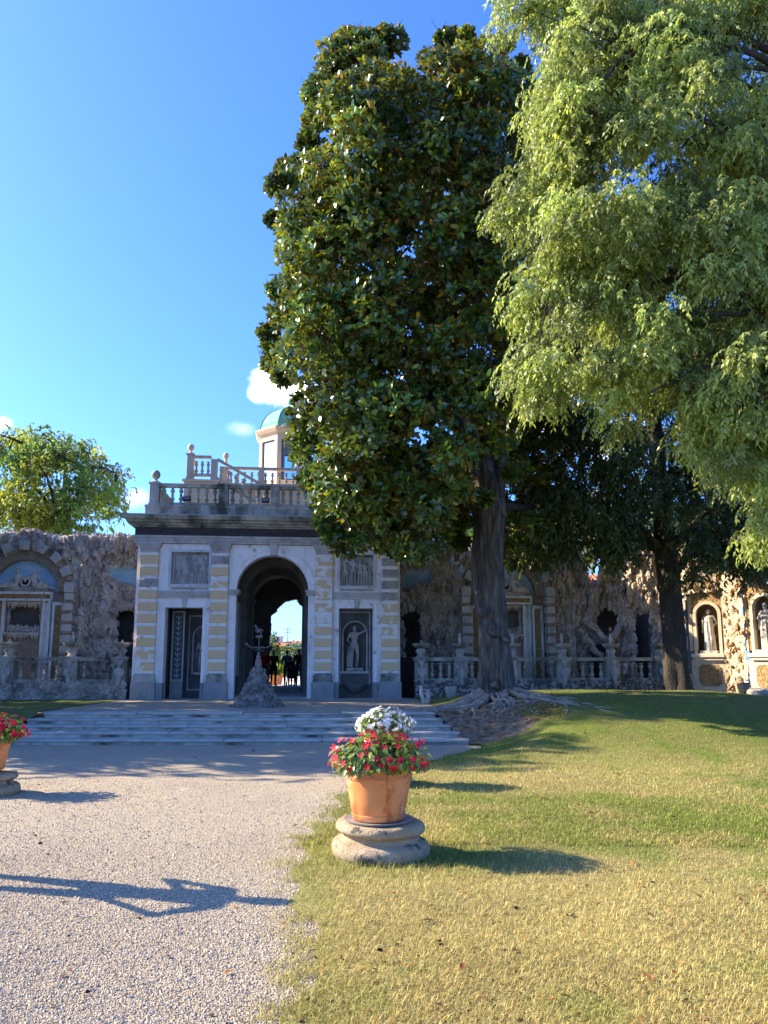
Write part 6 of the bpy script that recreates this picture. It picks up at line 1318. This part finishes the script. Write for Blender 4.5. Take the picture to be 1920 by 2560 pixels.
def grass(name, n, y0, y1, hmin, hmax, wmin, wmax, seed, xf, flop=1.0):
    g = np.random.default_rng(seed); u = g.random(n); y = 1 / (1 / y0 + (1 / y1 - 1 / y0) * u); x = bound(y) - .34 + g.random(n) * (xf(y) - bound(y) + .34); keep = (np.hypot(x + .03, y - 6.72) > .40) & (np.hypot(x + .02, y - 10.45) > .37); x, y = x[keep], y[keep]; n = len(x)
    edge = sstep(x - bound(y), -.34, .10); tuft = vnoise(np.stack([x * 6, y * 6, 0 * x], 1), 61); kp = g.random(n) < np.where(x > bound(y) + .05, 1, edge * sstep(tuft, .35, .7) + .1 * edge); x, y = x[kp], y[kp]; n = len(x); z = np.where(x > bound(y), hgt(x, y) + .008, .004)
    near = np.exp(-(((x + .03) ** 2 + (y - 6.72) ** 2) / .5)); h = g.uniform(hmin, hmax, n) * (1 + 1.5 * near * g.random(n)); a = g.uniform(0, 6.28, n); lean = g.uniform(.3, 1.5, n) * flop * (1 - .55 * near); w_ = g.uniform(wmin, wmax, n); dx, dy = np.cos(a), np.sin(a)
    B = np.stack([x, y, z], 1); S = np.stack([-dy * w_, dx * w_, 0 * w_], 1); mid = B + np.stack([dx * h * .35 * lean, dy * h * .35 * lean, h * .62 / np.sqrt(1 + .3 * lean ** 2)], 1); tip = B + np.stack([dx * h * lean, dy * h * lean, h * (1.0 / np.sqrt(1 + lean ** 2))], 1)
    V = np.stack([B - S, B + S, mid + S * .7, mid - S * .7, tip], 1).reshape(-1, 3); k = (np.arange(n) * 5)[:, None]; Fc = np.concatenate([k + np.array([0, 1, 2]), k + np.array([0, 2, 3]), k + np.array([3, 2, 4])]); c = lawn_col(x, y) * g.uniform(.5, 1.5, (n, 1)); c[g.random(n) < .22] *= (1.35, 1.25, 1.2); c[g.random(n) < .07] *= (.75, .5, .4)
    o = link(name, np_mesh(name, V, Fc, MATS['grass_blade'], False, np.repeat(c, 5, 0))); o['kind'] = 'stuff'; o['label'] = 'dry yellow-green lawn grass right of the gravel path' if y0 < 5 else 'farther lawn grass up to the shaded crest'; o['category'] = 'grass'
grass('grass', 140000, 3.3, 9.5, .018, .05, .0011, .0026, 201, lambda y: .62 * y + .1)
grass('grass', 80000, 7.0, 20.0, .025, .055, .0018, .0042, 202, lambda y: .56 * y + .2)
g = np.random.default_rng(301); n = 80000; y = 1 / (1 / 3.2 + (1 / 11.0 - 1 / 3.2) * g.random(n)); x = -.62 * y + g.random(n) * (bound(y) + .12 + .62 * y); s = g.uniform(.0022, .0055, n) * (1 + .06 * y) * np.where(g.random(n) < .06, 1.7, 1)
OV = np.array([(1, 0, 0), (0, 1, 0), (-1, 0, 0), (0, -1, 0), (0, 0, 1), (.5, .5, -.3)]); OF = np.array([(0, 1, 4), (1, 2, 4), (2, 3, 4), (3, 0, 4)])
OV = OV[:5]; jit = 1 + .35 * g.normal(size=(n, 5, 3)); an_ = g.uniform(0, 6.28, n); c_, s_ = np.cos(an_)[:, None], np.sin(an_)[:, None]
W = OV[None] * jit; X_ = W[..., 0] * c_ - W[..., 1] * s_; Y_ = W[..., 0] * s_ + W[..., 1] * c_; V = np.stack([X_ * s[:, None] + x[:, None], Y_ * s[:, None] + y[:, None], np.abs(W[..., 2]) * s[:, None] * .75 + .002 + gno(x, y)[:, None]], 2)
cb = np.array([(.46, .39, .27), (.55, .475, .345), (.31, .265, .195), (.41, .365, .28), (.50, .41, .27), (.59, .52, .39)])[g.integers(0, 6, n)] * g.uniform(.75, 1.2, (n, 1))
o = link('gravel', np_mesh('gravel', V.reshape(-1, 3), (OF[None] + (np.arange(n) * 5)[:, None, None]).reshape(-1, 3), MATS['gravel_stone'], False, np.repeat(cb, 5, 0))); tag(o, 'loose grey-beige gravel stones on the path', 'gravel', kind='stuff')
lm = [leaf_mesh('fallen_leaf', .10, .06, MATS['dry_leaf'], c) for c in ((1, 1, 1), (1.5, 1.1, .8), (.6, .55, .5))]
gl = random.Random(4)
FL = [(330, 1980), (1470, 2035), (360, 1862), (520, 1905), (1210, 1910), (1105, 1985), (1050, 1990), (1180, 1870), (1550, 1945), (1440, 1870), (1370, 2000), (480, 1890), (250, 1935), (1040, 1905), (640, 1870), (1160, 2420), (1640, 2470), (1085, 2310), (1720, 1905), (1330, 1830), (1400, 1820), (720, 1905), (1690, 2050), (1255, 1790)]
for u, v in FL:
    d = cloud_dir(u, v); tt = -EYE / d.z; x_, y_ = d.x * tt, d.y * tt
    if y_ > 12: y_ = 12 + (y_ - 12) * .8; x_ = d.x / d.y * y_
    o = link('fallen_leaf', gl.choice(lm), None, (x_, y_, (float(hgt(x_, y_)) if x_ > bound(y_) else 0) + .03), (gl.uniform(-.35, .35), gl.uniform(-.35, .35), gl.uniform(0, 6)))
    onl = x_ > bound(y_); tag(o, 'small curled brown fallen leaf lying on the sunny lawn' if onl else 'small curled brown fallen leaf lying on the gravel path', 'fallen leaf', 'fallen leaves on the lawn' if onl else 'fallen leaves on the gravel')

g = np.random.default_rng(401); n = 900; y = 1 / (1 / 3.6 + (1 / 17.0 - 1 / 3.6) * g.random(n)); x = -.5 * y + g.random(n) * 1.02 * y; on = x > bound(y); k_ = (on | (g.random(n) < .35)) & ((y < 15) | on); x, y, on = x[k_], y[k_], on[k_]; n = len(x)
a = g.uniform(0, 6.28, n); d = np.stack([np.cos(a), np.sin(a), g.normal(size=n) * .25], 1); P = np.stack([x, y, np.where(on, hgt(x, y) + .03, .012)], 1); L_ = g.uniform(.015, .05, n)
cl_ = np.array([(1, 1, 1), (.5, .42, .4), (1.7, 1.2, .8), (.3, .28, .3)])[g.integers(0, 4, n)] * g.uniform(.7, 1.3, (n, 1))
o = leaf_cloud('leaf_litter', P, d, np.array((0, 0, 1.0)) + g.normal(size=(n, 3)) * .4, L_, L_ * g.uniform(.25, .7, n), cl_, MATS['dry_leaf'], None, T_ELL); tag(o, 'scattered crumbs of dry leaf litter over lawn and gravel', 'leaf litter')
g = np.random.default_rng(402); n = 900; P = np.stack([g.uniform(1.15, 3.6, n), g.uniform(15.3, 18.6, n)], 1); P = P[P[:, 0] > 1.65 - .31 * np.maximum(0, P[:, 1] - 15.2)]; n = len(P); P = np.stack([P[:, 0], P[:, 1], hgt(P[:, 0], P[:, 1]) + .03], 1); a = g.uniform(0, 6.28, n)
o = leaf_cloud('root_litter', P, np.stack([np.cos(a), np.sin(a), g.normal(size=n) * .2], 1), np.array((0, 0, 1.0)) + g.normal(size=(n, 3)) * .5, g.uniform(.04, .13, n), g.uniform(.02, .06, n), np.array([(1.6, 1.3, 1), (2.4, 1.7, 1.1), (1, .9, .8), (3.2, 2.4, 1.6)])[g.integers(0, 4, n)], MATS['dry_leaf'], None, T_ELL); tag(o, 'brown magnolia leaf litter between the exposed roots', 'leaf litter')
bpy.context.view_layer.update()
